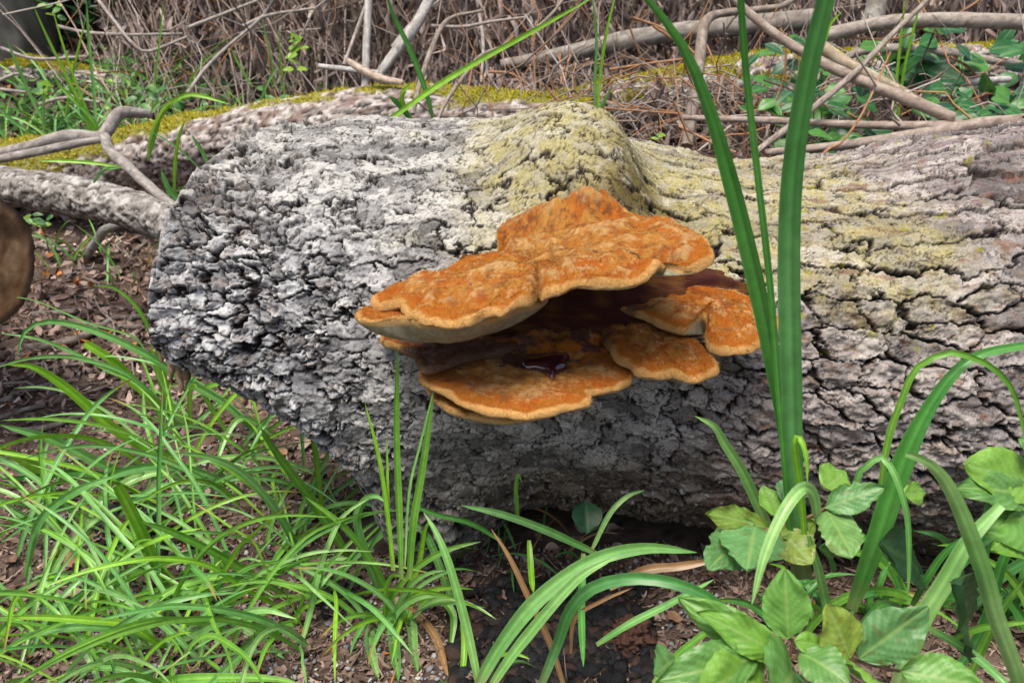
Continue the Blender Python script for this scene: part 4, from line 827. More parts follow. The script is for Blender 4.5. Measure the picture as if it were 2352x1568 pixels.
tc1 = tuft('grass_tuft', 905, 1330, 'upright grass tuft rising in front of the root foot and fungus', 'grass')
tc2 = tuft('grass_tuft', 1110, 1600, 'broad arching grass tuft with a striped blade beside the charcoal patch', 'grass')
tc3 = tuft('grass_tuft', 1340, 1340, 'thin sparse grass sprouting under the trunk belly', 'grass')
for k, (u, v) in enumerate(lt):
    p = TUFTS[k][2]
    auto_tuft(TUFTS[k][3], p, 7 if v < 1100 else 13, (.10, .32), (.0028, .0072), None, 3.14, (.7, 1.9), 900 + k, rad=.035, droop=.9)
auto_tuft(tc1, G(905, 1400), 16, (.10, .20), (.004, .008), -1.6, 1.9, (.4, 1.3), 931, rad=.025)
auto_tuft(tc2, G(1090, 1555), 4, (.06, .12), (.004, .007), None, 3.14, (.4, 1.3), 932, rad=.03)
auto_tuft(tc3, G(1250, 1290), 12, (.06, .15), (.0015, .004), None, 3.14, (.6, 1.6), 933, rad=.08, cis=(0, 4, 4, 5))
T = traced
T([(400, 965), (370, 830), (345, 760), (310, 700), (260, 660), (210, 657)], 11, dy=-.03, ci=0)
T([(410, 1065), (353, 1039), (296, 1006), (238, 966), (153, 891), (78, 843), (20, 838)], 22, dy=-.10, ci=1)
T([(400, 975), (357, 928), (306, 874), (255, 826), (195, 787)], 19, dy=-.05, ci=1, blunt=True)
T([(405, 985), (370, 935), (330, 900), (258, 852)], 15, dy=-.05, ci=1)
T([(620, 1015), (578, 983), (510, 922), (425, 874), (357, 826), (272, 782), (187, 750), (119, 738), (78, 745), (51, 770), (41, 820)], 17, dy=-.12, ci=2)
T([(420, 985), (330, 890), (258, 854), (153, 803), (85, 778), (0, 765)], 10, dy=-.1, ci=2)
T([(430, 985), (300, 865), (187, 824), (119, 818), (51, 826), (-20, 848)], 10, dy=-.14, ci=2)
T([(430, 985), (400, 930), (365, 870), (330, 800), (300, 770), (200, 740), (80, 690), (0, 680)], 5, dy=-.05, ci=3)
T([(425, 975), (390, 930), (370, 880), (345, 790)], 12, dy=-.01, ci=1)
T([(383, 1359), (362, 1303), (331, 1234), (303, 1176), (269, 1114)], 24, dy=-.05, ci=1, blunt=True, tw=.2)
T([(800, 1290), (790, 1262), (724, 1159), (672, 1090), (627, 1028), (598, 980)], 21, dy=-.09, ci=0, tw=.2)
T([(560, 1140), (517, 1107), (414, 1072), (310, 1076), (207, 1114), (103, 1172), (0, 1248)], 18, dy=-.13, ci=2)
T([(430, 1110), (372, 1083), (293, 1107), (224, 1159), (193, 1221), (186, 1269)], 19, dy=-.10, ci=3)
T([(655, 1372), (586, 1324), (500, 1272), (396, 1221), (321, 1197)], 20, dy=-.08, ci=0)
T([(660, 1410), (569, 1355), (483, 1300), (396, 1283), (310, 1286), (190, 1314), (72, 1358)], 12, dy=-.12, ci=1)
T([(390, 1490), (362, 1476), (293, 1434), (207, 1424), (103, 1417), (0, 1417)], 17, dy=-.08, ci=1)
T([(350, 1480), (310, 1455), (241, 1441), (155, 1441), (69, 1458), (0, 1496)], 17, dy=-.08, ci=2)
T([(220, 1230), (155, 1255), (131, 1296), (114, 1355), (110, 1430)], 22, dy=-.10, ci=0)
T([(690, 1430), (620, 1448), (569, 1486), (534, 1551)], 20, dy=-.06, ci=0)
T([(448, 1376), (483, 1403), (586, 1465), (655, 1520)], 18, dy=-.06, ci=2)
T([(400, 1455), (517, 1383), (620, 1324), (707, 1283), (776, 1269)], 14, dy=.03, ci=0)
T([(510, 1265), (489, 1338), (476, 1407), (458, 1538)], 22, dy=-.12, ci=3)
T([(300, 1480), (400, 1470), (500, 1430), (600, 1400), (680, 1420)], 20, dy=-.04, ci=3)
T([(180, 1580), (345, 1570), (448, 1557), (620, 1558), (700, 1575)], 22, dy=-.04, ci=0, y=-.36)
T([(700, 1300), (640, 1180), (560, 1090), (480, 1050), (400, 1040)], 18, dy=-.10, ci=2)
T([(640, 1010), (560, 960), (520, 1000), (495, 1080)], 14, dy=-.08, ci=3)
T([(750, 1240), (735, 1130), (722, 1030), (695, 890), (680, 880)], 11, dy=-.03, ci=1)
T([(700, 1090), (690, 960), (676, 880), (690, 905), (720, 1000), (745, 1120)], 9, dy=-.04, ci=2)
T([(530, 1010), (470, 905), (500, 880), (550, 868), (580, 920), (600, 990)], 12, dy=-.06, ci=0)
T([(300, 1100), (220, 1060), (120, 1010), (0, 975)], 22, dy=-.08, ci=2)
T([(120, 1110), (60, 1060), (0, 1030)], 24, dy=-.05, ci=1)
T([(330, 1120), (200, 1085), (80, 1095), (0, 1100)], 16, dy=-.10, ci=4)
T([(60, 1330), (90, 1200), (170, 1130), (270, 1090)], 18, dy=-.06, ci=2)
T([(700, 1360), (760, 1290), (800, 1280)], 16, dy=-.03, ci=3)
# central upright tuft
T([(922, 1330), (918, 1200), (911, 1000), (913, 797)], 15, y=-.345, dy=.03, ci=0, tw=.15, tuft_o=tc1)
T([(940, 1330), (950, 1200), (970, 1080), (995, 910)], 17, y=-.345, dy=.02, ci=0, tw=.15, tuft_o=tc1)
T([(905, 1310), (890, 1180), (870, 1050), (838, 925)], 10, y=-.345, dy=.02, ci=1, tw=.2, tuft_o=tc1)
T([(900, 1310), (893, 1200), (890, 1100), (888, 1000)], 7, y=-.345, dy=.02, ci=1, tw=.2, tuft_o=tc1)
T([(930, 1300), (940, 1130), (965, 1020), (1000, 880)], 6, y=-.35, dy=.02, ci=3, tw=.2, tuft_o=tc1)
T([(880, 1380), (850, 1300), (820, 1200), (840, 1145), (870, 1140), (890, 1160)], 20, dy=-.04, ci=2, tuft_o=tc1)
T([(905, 1400), (860, 1300), (790, 1210), (700, 1140)], 16, dy=-.04, ci=0, tuft_o=tc1)
T([(910, 1390), (870, 1420), (850, 1480), (870, 1568)], 24, dy=-.06, ci=3, tuft_o=tc1)
T([(900, 1400), (905, 1480), (915, 1570)], 26, dy=-.06, ci=2, tuft_o=tc1)
T([(890, 1390), (940, 1430), (950, 1500), (960, 1550)], 24, dy=-.06, ci=3, tuft_o=tc1)
T([(925, 1400), (960, 1420), (1000, 1470), (1030, 1560)], 18, dy=-.05, ci=5, tuft_o=tc1)
T([(960, 1400), (1000, 1370), (1040, 1410), (1035, 1500)], 18, dy=-.05, ci=0, tuft_o=tc1)
T([(925, 1380), (960, 1300), (975, 1220), (990, 1190)], 12, dy=.0, ci=1, tuft_o=tc1)
# broad blades by the charcoal
T([(1094, 1580), (1142, 1493), (1211, 1400), (1280, 1338), (1349, 1293), (1418, 1268), (1500, 1258), (1600, 1268)], 34, y=-.40, dy=.04, ci=2, tuft_o=tc2, tw=.2)
T([(1125, 1580), (1177, 1503), (1246, 1417), (1297, 1359), (1345, 1315), (1420, 1275)], 24, y=-.41, dy=.02, ci=3, tuft_o=tc2, tw=.2)
T([(1101, 1580), (1084, 1493), (1059, 1390), (1028, 1286), (1001, 1221), (973, 1176)], 20, y=-.39, dy=.05, ci=3, tuft_o=tc2, tw=.15)
T([(1040, 1390), (1010, 1300), (980, 1230), (935, 1185)], 18, dy=.01, ci=2, tuft_o=tc2)
T([(1297, 1580), (1263, 1476), (1211, 1365), (1170, 1279), (1128, 1214)], 14, y=-.38, dy=.04, ci=5, tuft_o=tc2, tw=.3)
T([(1240, 1580), (1280, 1480), (1310, 1400), (1370, 1345), (1480, 1328), (1600, 1358), (1700, 1428), (1790, 1508), (1860, 1580)], 27, y=-.46, dy=-.06, ci=6, tuft_o=tc2, tw=.2)
T([(1340, 1270), (1335, 1400), (1340, 1530)], 17, y=-.33, dy=-.10, ci=4, tuft_o=tc3)
T([(1215, 1240), (1220, 1320), (1225, 1360)], 14, y=-.30, dy=-.06, ci=1, tuft_o=tc3)
T([(1360, 1260), (1400, 1180), (1440, 1140), (1480, 1125)], 12, y=-.30, dy=.03, ci=3, tuft_o=tc3)
T([(1190, 1200), (1185, 1130), (1190, 1090), (1200, 1110)], 10, y=-.27, dy=-.02, ci=0, tuft_o=tc3)
T([(1370, 1270), (1250, 1215), (1150, 1180), (1060, 1160)], 18, y=-.30, dy=.0, ci=2, tuft_o=tc3)
T([(1150, 1240), (1080, 1200), (1000, 1180), (930, 1150)], 14, y=-.29, dy=.0, ci=4, tuft_o=tc3)
T([(1500, 1568), (1560, 1500), (1640, 1440), (1680, 1420)], 16, dy=.0, ci=0, tuft_o=tc3, y=-.40)
T([(1370, 1480), (1450, 1430), (1540, 1385), (1640, 1330)], 16, dy=.0, ci=2, tuft_o=tc3, y=-.37)
T([(1310, 1500), (1320, 1420), (1380, 1380), (1450, 1350)], 10, dy=.0, ci=5, tuft_o=tc3, y=-.38)
T([(1400, 1350), (1480, 1310), (1560, 1300), (1650, 1285)], 20, dy=.0, ci=5, tuft_o=tc3, y=-.34)
# tall sedge
sg = tuft('tall_sedge', 1830, 1330, 'tall sedge with long upright strap leaves rising in front of the trunk', 'sedge')
FL = .18
T([(1850, 1330), (1825, 1100), (1818, 900), (1812, 600), (1822, 380), (1860, 150), (1905, -30)], 46, y=-.46, dy=-.05, ci=6, tuft_o=sg, tw=.08, prof=[.7, .85, .95, 1.0, 1.0, .92, .8, .65], fold=.25)
T([(1830, 1330), (1808, 1080), (1785, 900), (1745, 690), (1690, 460), (1635, 270), (1570, 110), (1480, -10)], 38, y=-.455, dy=-.03, ci=4, tuft_o=sg, tw=.1, prof=[.3, .35, .55, .9, 1.0, .9, .6, .3], fold=.3)
T([(1825, 1330), (1803, 1080), (1772, 690), (1740, 400), (1712, 150), (1700, -30)], 15, y=-.46, dy=-.05, ci=4, tuft_o=sg, tw=.05, prof=[1, 1, 1, 1, .95, .9], fold=.2)
T([(1850, 1250), (1838, 1120), (1825, 1020), (1835, 1005), (1850, 1040), (1855, 1110)], 16, y=-.47, dy=-.02, ci=1, tuft_o=sg, tw=.2)
T([(1880, 1200), (1870, 1140), (1850, 1120), (1825, 1138), (1790, 1195), (1755, 1280), (1727, 1388)], 27, y=-.47, dy=-.06, ci=3, tuft_o=sg, tw=.25)
T([(1790, 1260), (1749, 1175), (1705, 1082), (1666, 1020), (1640, 978), (1596, 955)], 24, y=-.42, dy=-.02, ci=3, tuft_o=sg, tw=.2)
T([(1905, 1420), (1882, 1316), (1857, 1230)], 20, y=-.47, dy=-.01, ci=2, tuft_o=sg, tw=.1, prof=[.8, 1, .85, .4])
sg2 = tuft('strap_grass', 2020, 1420, 'broad arching strap-leaved grass beside the beech sprigs', 'sedge')
T([(1955, 1400), (2010, 1250), (2060, 1100), (2110, 980), (2180, 870), (2250, 815), (2360, 792)], 46, y=-.42, dy=.02, ci=4, tuft_o=sg2, tw=.12, prof=[.5, .85, 1.0, .95, .6, .42, .35])
T([(2010, 1300), (2033, 1047), (2070, 921), (2104, 847), (2155, 816), (2199, 811), (2274, 840), (2325, 894), (2352, 990), (2362, 1060)], 15, y=-.40, dy=-.02, ci=0, tuft_o=sg2, tw=.2)
T([(2350, 1600), (2333, 1540), (2290, 1424), (2254, 1298), (2189, 1136), (2135, 1064), (2081, 1042)], 36, y=-.53, dy=-.03, ci=3, tuft_o=sg2, tw=.15, prof=[1, 1, 1, 1, .9, .7, .3])
T([(2060, 1580), (2117, 1424), (2171, 1334), (2218, 1251), (2261, 1200), (2300, 1160)], 38, y=-.53, dy=.02, ci=3, tuft_o=sg2, tw=.15, prof=[.8, 1, 1, .95, .8, .5])
T([(1940, 1250), (1969, 1100), (1990, 1071), (2023, 1049), (2045, 1071), (2066, 1118), (2084, 1190), (2088, 1298), (2084, 1385)], 14, y=-.44, dy=-.04, ci=2, tuft_o=sg2, tw=.2)
T([(2095, 1390), (2140, 1310), (2180, 1260), (2230, 1225)], 16, y=-.42, dy=.0, ci=4, tuft_o=sg2)
T([(2180, 1568), (2260, 1440), (2300, 1300), (2352, 1180)], 24, y=-.45, dy=.02, ci=4, tuft_o=sg2)
T([(2220, 1568), (2290, 1420), (2352, 1330)], 18, y=-.47, dy=.0, ci=0, tuft_o=sg2)
T([(2130, 1440), (2230, 1500), (2300, 1560), (2340, 1600)], 22, y=-.50, dy=-.04, ci=2, tuft_o=sg2)
T([(2180, 1470), (2260, 1440), (2380, 1425)], 14, y=-.50, dy=-.02, ci=0, tuft_o=sg2)
auto_tuft(sg2, G(2150, 1400), 16, (.10, .26), (.006, .013), None, 3.14, (.3, 1.2), 941, cis=(4, 4, 0, 6), rad=.07)
auto_tuft(sg, G(1840, 1400), 12, (.08, .20), (.006, .012), None, 3.14, (.4, 1.3), 942, cis=(4, 4, 0, 6), rad=.06)
auto_tuft(sg2, G(2380, 1450), 12, (.10, .28), (.006, .013), None, 3.14, (.3, 1.2), 943, cis=(4, 0, 0, 6), rad=.06)
# grass behind the trunk and by the mossy log
def bgt(u, v, y, label, paths, n_auto=0, L=(.1, .25)):
    p = PX(u, v, y); p[2] = gzs(p[0], p[1]); o = tag(empty('grass_tuft'), label, 'grass')
    for pts, w_, ci in paths:
        P = [PX(a, b, y - .01 * i) for i, (a, b) in enumerate(pts)]; ob('blade', blade_mesh(P, w_ * pxm(P[0]), rnd.randint(0, 9999), ci, .3, n=18), M_GRASS, o)
    if n_auto: auto_tuft(o, p, n_auto, L, (.003, .006), None, 3.14, (.3, 1.3), int(u), rad=.05)
bgt(225, 320, .78, 'tall bright grass tuft standing behind the crooked branch', [([(225, 320), (190, 250), (150, 170), (110, 90), (75, 10)], 8, 1), ([(230, 320), (190, 230), (150, 120), (120, 20)], 6, 1), ([(222, 300), (215, 200), (205, 100), (198, 0)], 9, 2), ([(215, 320), (165, 200), (125, 160)], 10, 0), ([(150, 270), (170, 160), (195, 50)], 6, 1), ([(235, 310), (200, 260), (140, 200), (120, 160)], 10, 0)], 6, (.08, .16))
bgt(110, 300, .85, 'leaning pale grass tuft at the mossy log', [([(105, 290), (70, 220), (40, 150), (15, 90)], 9, 2), ([(100, 300), (100, 240), (105, 210)], 7, 3), ([(60, 300), (20, 270), (-10, 240)], 10, 2)], 10, (.08, .16))
bgt(360, 330, .70, 'bent grass blades arching over the moss strip', [([(340, 360), (350, 310), (375, 255), (410, 225), (450, 218), (530, 240)], 11, 1), ([(340, 370), (360, 300), (378, 240)], 7, 0)], 0)
bgt(405, 440, .28, 'bright grass growing in the gap behind the trunk butt', [([(400, 440), (402, 380), (410, 320), (425, 275)], 9, 1), ([(415, 470), (385, 430), (370, 390)], 14, 2), ([(485, 395), (465, 350), (440, 310)], 10, 2), ([(400, 460), (430, 440), (450, 435)], 9, 1), ([(470, 400), (420, 350), (365, 312), (330, 300)], 4, 4), ([(415, 465), (430, 450), (440, 420)], 10, 1), ([(280, 385), (220, 375), (150, 370), (90, 370)], 8, 1), ([(215, 420), (240, 390), (280, 385)], 8, 2)], 6, (.06, .12))
bgt(640, 190, 1.15, 'thin grass stems standing before the dry leaves', [([(630, 190), (620, 120), (600, 40)], 5, 2), ([(655, 240), (645, 150), (640, 60)], 5, 1), ([(590, 270), (610, 200), (640, 150)], 7, 2), ([(580, 200), (550, 150), (530, 110)], 6, 0), ([(350, 250), (360, 150), (370, 60), (375, 0)], 5, 0)], 14, (.08, .2))
bgt(925, 280, .30, 'dark grass blades standing on the trunk top by the moss', [([(995, 275), (975, 200), (940, 110), (905, 40), (885, -20)], 13, 4), ([(935, 270), (925, 240), (925, 215), (945, 190)], 12, 1), ([(945, 275), (915, 240), (895, 222)], 16, 4), ([(820, 310), (900, 270), (1000, 200), (1100, 140), (1200, 85), (1290, 35), (1370, -10)], 13, 1)], 0)
bgt(1365, 285, .35, 'slim upright grass stems behind the burl', [([(1366, 290), (1367, 180), (1370, 90), (1360, -20)], 7, 2), ([(1370, 290), (1378, 180), (1390, 90), (1415, -20)], 8, 1), ([(1370, 290), (1385, 240), (1405, 200)], 9, 2), ([(1300, 290), (1315, 260), (1320, 255)], 16, 2)], 0)
bgt(2055, 290, .70, 'slim green grass stems among the leaves under the sticks', [([(2050, 300), (2060, 180), (2070, 80), (2080, -10)], 7, 1), ([(2060, 290), (2075, 170), (2100, 60), (2120, -10)], 7, 1), ([(1890, 120), (1905, 60), (1935, 25)], 8, 1)], 6, (.08, .2))
GR = 'low grass in the clearing behind the mossy log'
for k, (u, v, y) in enumerate([(20, 260, 1.45), (110, 225, 1.6), (180, 240, 1.4), (300, 250, 1.5), (420, 250, 1.25), (480, 260, 1.35), (600, 235, 1.25), (680, 215, 1.3), (760, 200, 1.2), (340, 190, 1.7), (240, 270, 1.3), (560, 240, 1.4)]):
    p = PX(u, v, y); o = tag(empty('grass_tuft'), 'low green grass tuft in the clearing ' + near(u, v), 'grass', GR); auto_tuft(o, p, 16, (.16, .36), (.004, .008), None, 3.14, (.2, 1.1), 1000 + k, rad=.10)

# ------------------------------------------------------------------ beech sprigs
BG = [leafmesh('leaf', .58, 72, 17, .011, .10, .15 + .1 * (k % 3) * (1 if k % 2 else -.6), .05 + .06 * (k % 3), seed=k, colA=c1, colB=c2, midc=(.26, .40, .12), nibble=nb, edge=.018, blem=(.0, .35, .15, .5, .6)[k % 5]) for k, (c1, c2, nb) in enumerate([((.13, .31, .055), (.20, .40, .10), 0), ((.10, .26, .055), (.17, .36, .10), .10), ((.17, .36, .05), (.24, .44, .09), .05), ((.11, .28, .08), (.20, .38, .15), .22), ((.21, .31, .045), (.30, .38, .08), .12), ((.10, .25, .05), (.17, .33, .10), .05), ((.14, .30, .07), (.24, .42, .15), .15), ((.15, .34, .045), (.22, .42, .08), .0), ((.09, .23, .07), (.17, .33, .13), .2), ((.16, .27, .04), (.25, .36, .08), .15)])]
BD = leafmesh('leaf', .6, 24, 11, .010, .05, .15, .1, seed=9, colA=(.025, .085, .03), colB=(.05, .13, .05), midc=(.08, .16, .06), nibble=.1)
def Z3(x, y): return (1503.3 + x * .3608, 1027.6 + y * .3608)
def sprig(name, label, y0, leaves, twigs):
    o = tag(empty(name), label, 'seedling')
    for k, (bx, by, tx, ty, wpx, dy, kk) in enumerate(leaves):
        a = PX(*Z3(bx, by), y0 + rnd.uniform(-.006, .006)); b = PX(*Z3(tx, ty), y0 + dy); L = np.linalg.norm(b - a)
        wid = wpx * .3608 * pxm(a); up = norm(np.array([rnd.uniform(-.25, .25), -.75 + rnd.uniform(-.2, .2), .75]))
        x = (b - a) / L; upp = norm(up - x * np.dot(up, x)); vd = norm(CAM - a); fs = max(.55, abs(np.dot(upp, vd)))
        ws = min(1.6, wid / fs / (.58 * L))
        place_leaf(BD if kk == 9 else BG[kk + 5 * (k % 2)], a, b, upp, 0, M_LEAF, 'leaf', o, ws)
    for k, pts in enumerate(twigs):
        P = [PX(*Z3(*p), y0 + .004) for p in pts]; tube('twig', P, [.0016, .0013, .001], branch_col((.20, .11, .07), (.30, .18, .12), k), M_TWIG, o, nu=8)
sprig('beech_seedling', 'glossy beech sprig with ribbed leaves at the foot of the tall sedge', -.46, [
    (1080, 385, 1465, 250, 200, -.01, 3), (1090, 400, 1265, 695, 270, -.04, 1), (810, 530, 1000, 740, 260, -.03, 4), (730, 515, 335, 415, 140, -.01, 4), (640, 500, 590, 775, 250, -.05, 3), (560, 560, 340, 775, 190, -.04, 3), (800, 440, 690, 240, 160, .02, 2), (820, 350, 905, 185, 160, .02, 3), (1090, 260, 1215, 150, 150, .03, 2), (640, 480, 370, 560, 160, .0, 1), (1590, 300, 1725, 280, 90, .02, 2), (1020, 480, 800, 560, 130, -.01, 4), (1430, 620, 1720, 800, 220, .06, 9), (1050, 640, 1150, 730, 110, .03, 0)],
    [[(600, 500), (730, 522), (860, 480), (960, 450), (1090, 382)], [(860, 480), (850, 620), (840, 800)]])
sprig('beech_seedling', 'large pale beech sprig with nibbled leaves over the soil before the sedge', -.56, [
    (800, 1330, 155, 955, 250, .02, 0), (830, 1335, 285, 1045, 200, .0, 2), (850, 1215, 830, 780, 265, .01, 0), (660, 1335, 35, 1480, 270, -.03, 0), (700, 1380, 305, 1540, 230, -.04, 2), (870, 1400, 760, 1600, 320, -.05, 0), (1245, 1340, 1105, 1000, 215, .0, 4), (1295, 1345, 1745, 1010, 330, .0, 3), (1560, 1420, 2110, 1520, 300, -.02, 0), (920, 1300, 1245, 1500, 250, -.03, 0), (1250, 1400, 1520, 1590, 220, -.05, 2), (890, 1235, 1065, 1250, 120, .0, 2), (130, 1340, 5, 1440, 150, -.02, 3), (1000, 1270, 1240, 1330, 140, .02, 0), (1900, 860, 1960, 1260, 300, .10, 9)],
    [[(640, 1350), (740, 1335), (840, 1340), (880, 1240), (850, 1210)], [(840, 1340), (1000, 1330), (1240, 1345), (1400, 1385), (1560, 1422)], [(840, 1340), (900, 1480), (930, 1640)]])
sprig('beech_seedling', 'beech sprig hanging in front of the thick trunk end beside the strap grass', -.48, [
    (2420, 235, 1985, 110, 240, -.01, 2), (2400, 320, 1935, 245, 150, -.02, 0), (2440, 420, 2105, 520, 230, -.03, 0), (2480, 480, 2180, 650, 200, -.04, 2), (2440, 60, 2330, -60, 120, .0, 1), (2450, 360, 2130, 330, 140, .02, 0)],
    [[(2340, 400), (2420, 350), (2520, 300)], [(2420, 350), (2440, 600), (2470, 900)]])
# ivy leaf and small clover leaves
iv = tag(ob('ivy_leaf', leafmesh('ivy_leaf', .95, 16, 11, .006, .06, .2, .2, seed=77, colA=(.015, .085, .025), colB=(.03, .12, .04), midc=(.10, .20, .08))), 'single dark green ivy leaf in the shade under the trunk', 'ivy leaf')
iv.data.materials.append(M_LEAF); a = PX(1345, 1150, -.25); b = PX(1350, 1225, -.275); d = b - a; L = np.linalg.norm(d)
from mathutils import Matrix
xx = d / L; zz = norm(np.array([.1, -1, .5]) - xx * np.dot(np.array([.1, -1, .5]), xx)); yy = np.cross(zz, xx)
iv.matrix_world = Matrix(((xx[0] * L, yy[0] * L, zz[0] * L, a[0]), (xx[1] * L, yy[1] * L, zz[1] * L, a[1]), (xx[2] * L, yy[2] * L, zz[2] * L, a[2]), (0, 0, 0, 1)))

# ------------------------------------------------------------------ shrubs behind
SH = [leafmesh('leaf', .62, 12, 9, .006, .05, .2, .12, seed=20 + k, colA=c1, colB=c2, midc=(.12, .26, .09)) for k, (c1, c2) in enumerate([((.022, .115, .03), (.04, .16, .05)), ((.035, .15, .035), (.06, .2, .05)), ((.07, .22, .035), (.1, .28, .05)), ((.02, .09, .04), (.04, .13, .06))])]
NT = [leafmesh('leaf', .5, 10, 7, .006, .04, .2, .12, seed=30 + k, colA=c1, colB=c2) for k, (c1, c2) in enumerate([((.20, .36, .03), (.26, .42, .05)), ((.09, .24, .05), (.13, .30, .08)), ((.06, .17, .045), (.1, .24, .07))])]
def shrub(label, u0, u1, v0, v1, y0, y1, n, Lpx, seed, meshes, hang=True, name='leafy_plant', group=None):
    r = random.Random(seed); o = tag(empty(name), label, 'plant', group); pts = []
    for k in range(n):
        u = r.uniform(u0, u1); v = r.uniform(v0, v1); y = r.uniform(y0, y1); a = PX(u, v, y); L = r.uniform(*Lpx) * pxm(a); an = r.uniform(-.9, 3.9)
        d = norm(np.array([math.cos(an), r.uniform(-.6, .1), -.25 + .5 * math.sin(an)])) * L; up = norm(np.array([r.uniform(-.5, .5), -.6 + r.uniform(-.4, .3), .8]))
        if abs(np.dot(norm(d), up)) > .9: continue
        place_leaf(r.choice(meshes), a, a + d, up, 0, M_LEAF, 'leaf', o, r.uniform(.8, 1.15)); pts.append(a)
    for k in range(max(1, n // 9)):
        a = pts[k * 9 % len(pts)]; b = np.array([a[0] + r.uniform(-.08, .08), a[1] + .05, gzs(a[0], a[1] + .05)]); c = (a + b) / 2 + np.array([r.uniform(-.03, .03), 0, .03])
        tube('stem', [b, c, a], [.002, .0015, .001], branch_col((.12, .10, .05), (.18, .16, .08), k), M_TWIG, o, nu=6)
    return o
shrub('glossy green bramble leaves under the crossing sticks', 1740, 2000, 200, 330, .55, .8, 48, (44, 76), 1, SH)
shrub('dark glossy leaves around the straight stick', 1740, 1900, 90, 200, .8, 1.0, 26, (36, 60), 2, SH)
shrub('bright broad leaves below the thick snapped stick', 1990, 2210, 60, 210, .85, 1.05, 44, (52, 92), 3, SH)
shrub('green leaves above the thick end of the trunk', 2130, 2400, 200, 300, .55, .8, 52, (48, 80), 4, SH)
shrub('dark leaves low behind the forked branch', 1850, 2100, 300, 370, .42, .6, 26, (40, 64), 5, SH)
shrub('dense leaves at the sunny end of the stick pile', 2200, 2420, 100, 220, .9, 1.15, 36, (50, 80), 6, SH)
shrub('small yellow-green nettle standing before the dry leaves', 660, 715, 80, 160, .98, 1.02, 13, (22, 34), 7, NT[:1])
shrub('pale leafy herb behind the bent grass blades', 310, 380, 190, 240, 1.1, 1.2, 10, (20, 34), 8, NT[1:])
shrub('round-leaved herb on the moss strip', 575, 660, 200, 250, .95, 1.05, 12, (18, 30), 9, NT[1:])
shrub('bright herb at the dark tree foot', 60, 130, 190, 230, 1.3, 1.4, 12, (24, 40), 10, NT)
shrub('yellow-green weed below the dark tree', 100, 150, 0, 45, 1.9, 2.0, 12, (18, 30), 11, NT[:2])
shrub('tiny white-green herb behind the crooked branch', 220, 270, 240, 280, .95, 1.0, 10, (12, 20), 12, NT[:2])
shrub('small green herb under the thick limb beside the sawn log', 60, 135, 480, 515, .75, .85, 10, (22, 38), 13, NT)
shrub('tiny fresh leaves by the trunk top behind the sticks', 1490, 1530, 300, 325, .40, .45, 5, (14, 22), 14, NT[:1])
shrub('low clover in the grass by the charred lump', 225, 350, 1340, 1410, G(300, 1380)[1] - .01, G(300, 1380)[1] + .01, 7, (26, 36), 15, NT[1:])

# ------------------------------------------------------------------ dry brush bank and dark trees behind
def brush(name, label, n, xr, yr, zr_, ln, wd, seed, pal, lim=None):
    r = np.random.default_rng(seed); x = r.uniform(*xr, n); y = r.uniform(*yr, n)
    if lim is not None:
        k_ = y > np.interp(x, *lim); x, y = x[k_], y[k_]; n = len(x)
    g = gz(x, y); hh = zr_[0] + (zr_[1] - zr_[0]) * r.random(n) ** 1.3; z = g + hh
    l_ = r.uniform(*ln, n); w_ = r.uniform(*wd, n); L = curled(n, l_, w_, seed, .9)
    M = rotmats(r.uniform(0, 6.28, n), 1.35 + .35 * r.normal(size=n), .9 * r.normal(size=n)); V = np.einsum('nij,nkj->nki', M, L) + np.stack([x, y, z], -1)[:, None]
    c = pal[r.integers(0, len(pal), n)] * (.55 + .9 * r.random((n, 1))); k = V.shape[1]
    patch = .75 + .6 * fbm(x * 4, z * 4 + y * 2, 3, 811 + seed); c = c * patch[:, None]
    Q = (chipfaces()[None] + (np.arange(n) * k)[:, None, None]).reshape(-1, 4)
    return tag(ob(name, mesh_np(name, V.reshape(-1, 3), Q, col=np.repeat(c[:, None], k, 1).reshape(-1, 3)), M_BRUSH), label, kind='stuff')
BP = np.array([[.38, .295, .27], [.50, .40, .36], [.26, .195, .175], [.62, .50, .42], [.43, .31, .25], [.15, .115, .105], [.42, .345, .325]])
brush('dry_brush', 'bank of withered brown leaves and dead stems behind the logs', 21000, (-1.9, 2.4), (1.5, 2.55), (0, .55), (.03, .10), (.008, .022), 1, BP, ([-2.2, -1.55, -1.35, -.9, -.5, -.25, 3], [4, 2.6, 2.0, 1.75, 1.6, 1.5, 1.5]))
brush('dry_brush', 'withered leaves hanging low behind the mossy log', 8000, (-.5, 1.0), (1.05, 1.6), (0, .28), (.02, .075), (.006, .017), 2, BP, ([-.6, -.3, 0, 1.2], [1.7, 1.5, 1.05, 1.0]))
brush('dry_brush', 'withered leaves under the stick pile', 4000, (.1, 1.3), (.6, 1.5), (.0, .16), (.015, .05), (.004, .012), 4, BP)
brush('dry_brush', 'dead leaves on the slope above the brush', 4000, (-5, 5), (2.9, 4.5), (0, .7), (.04, .12), (.012, .03), 3, BP * .8)
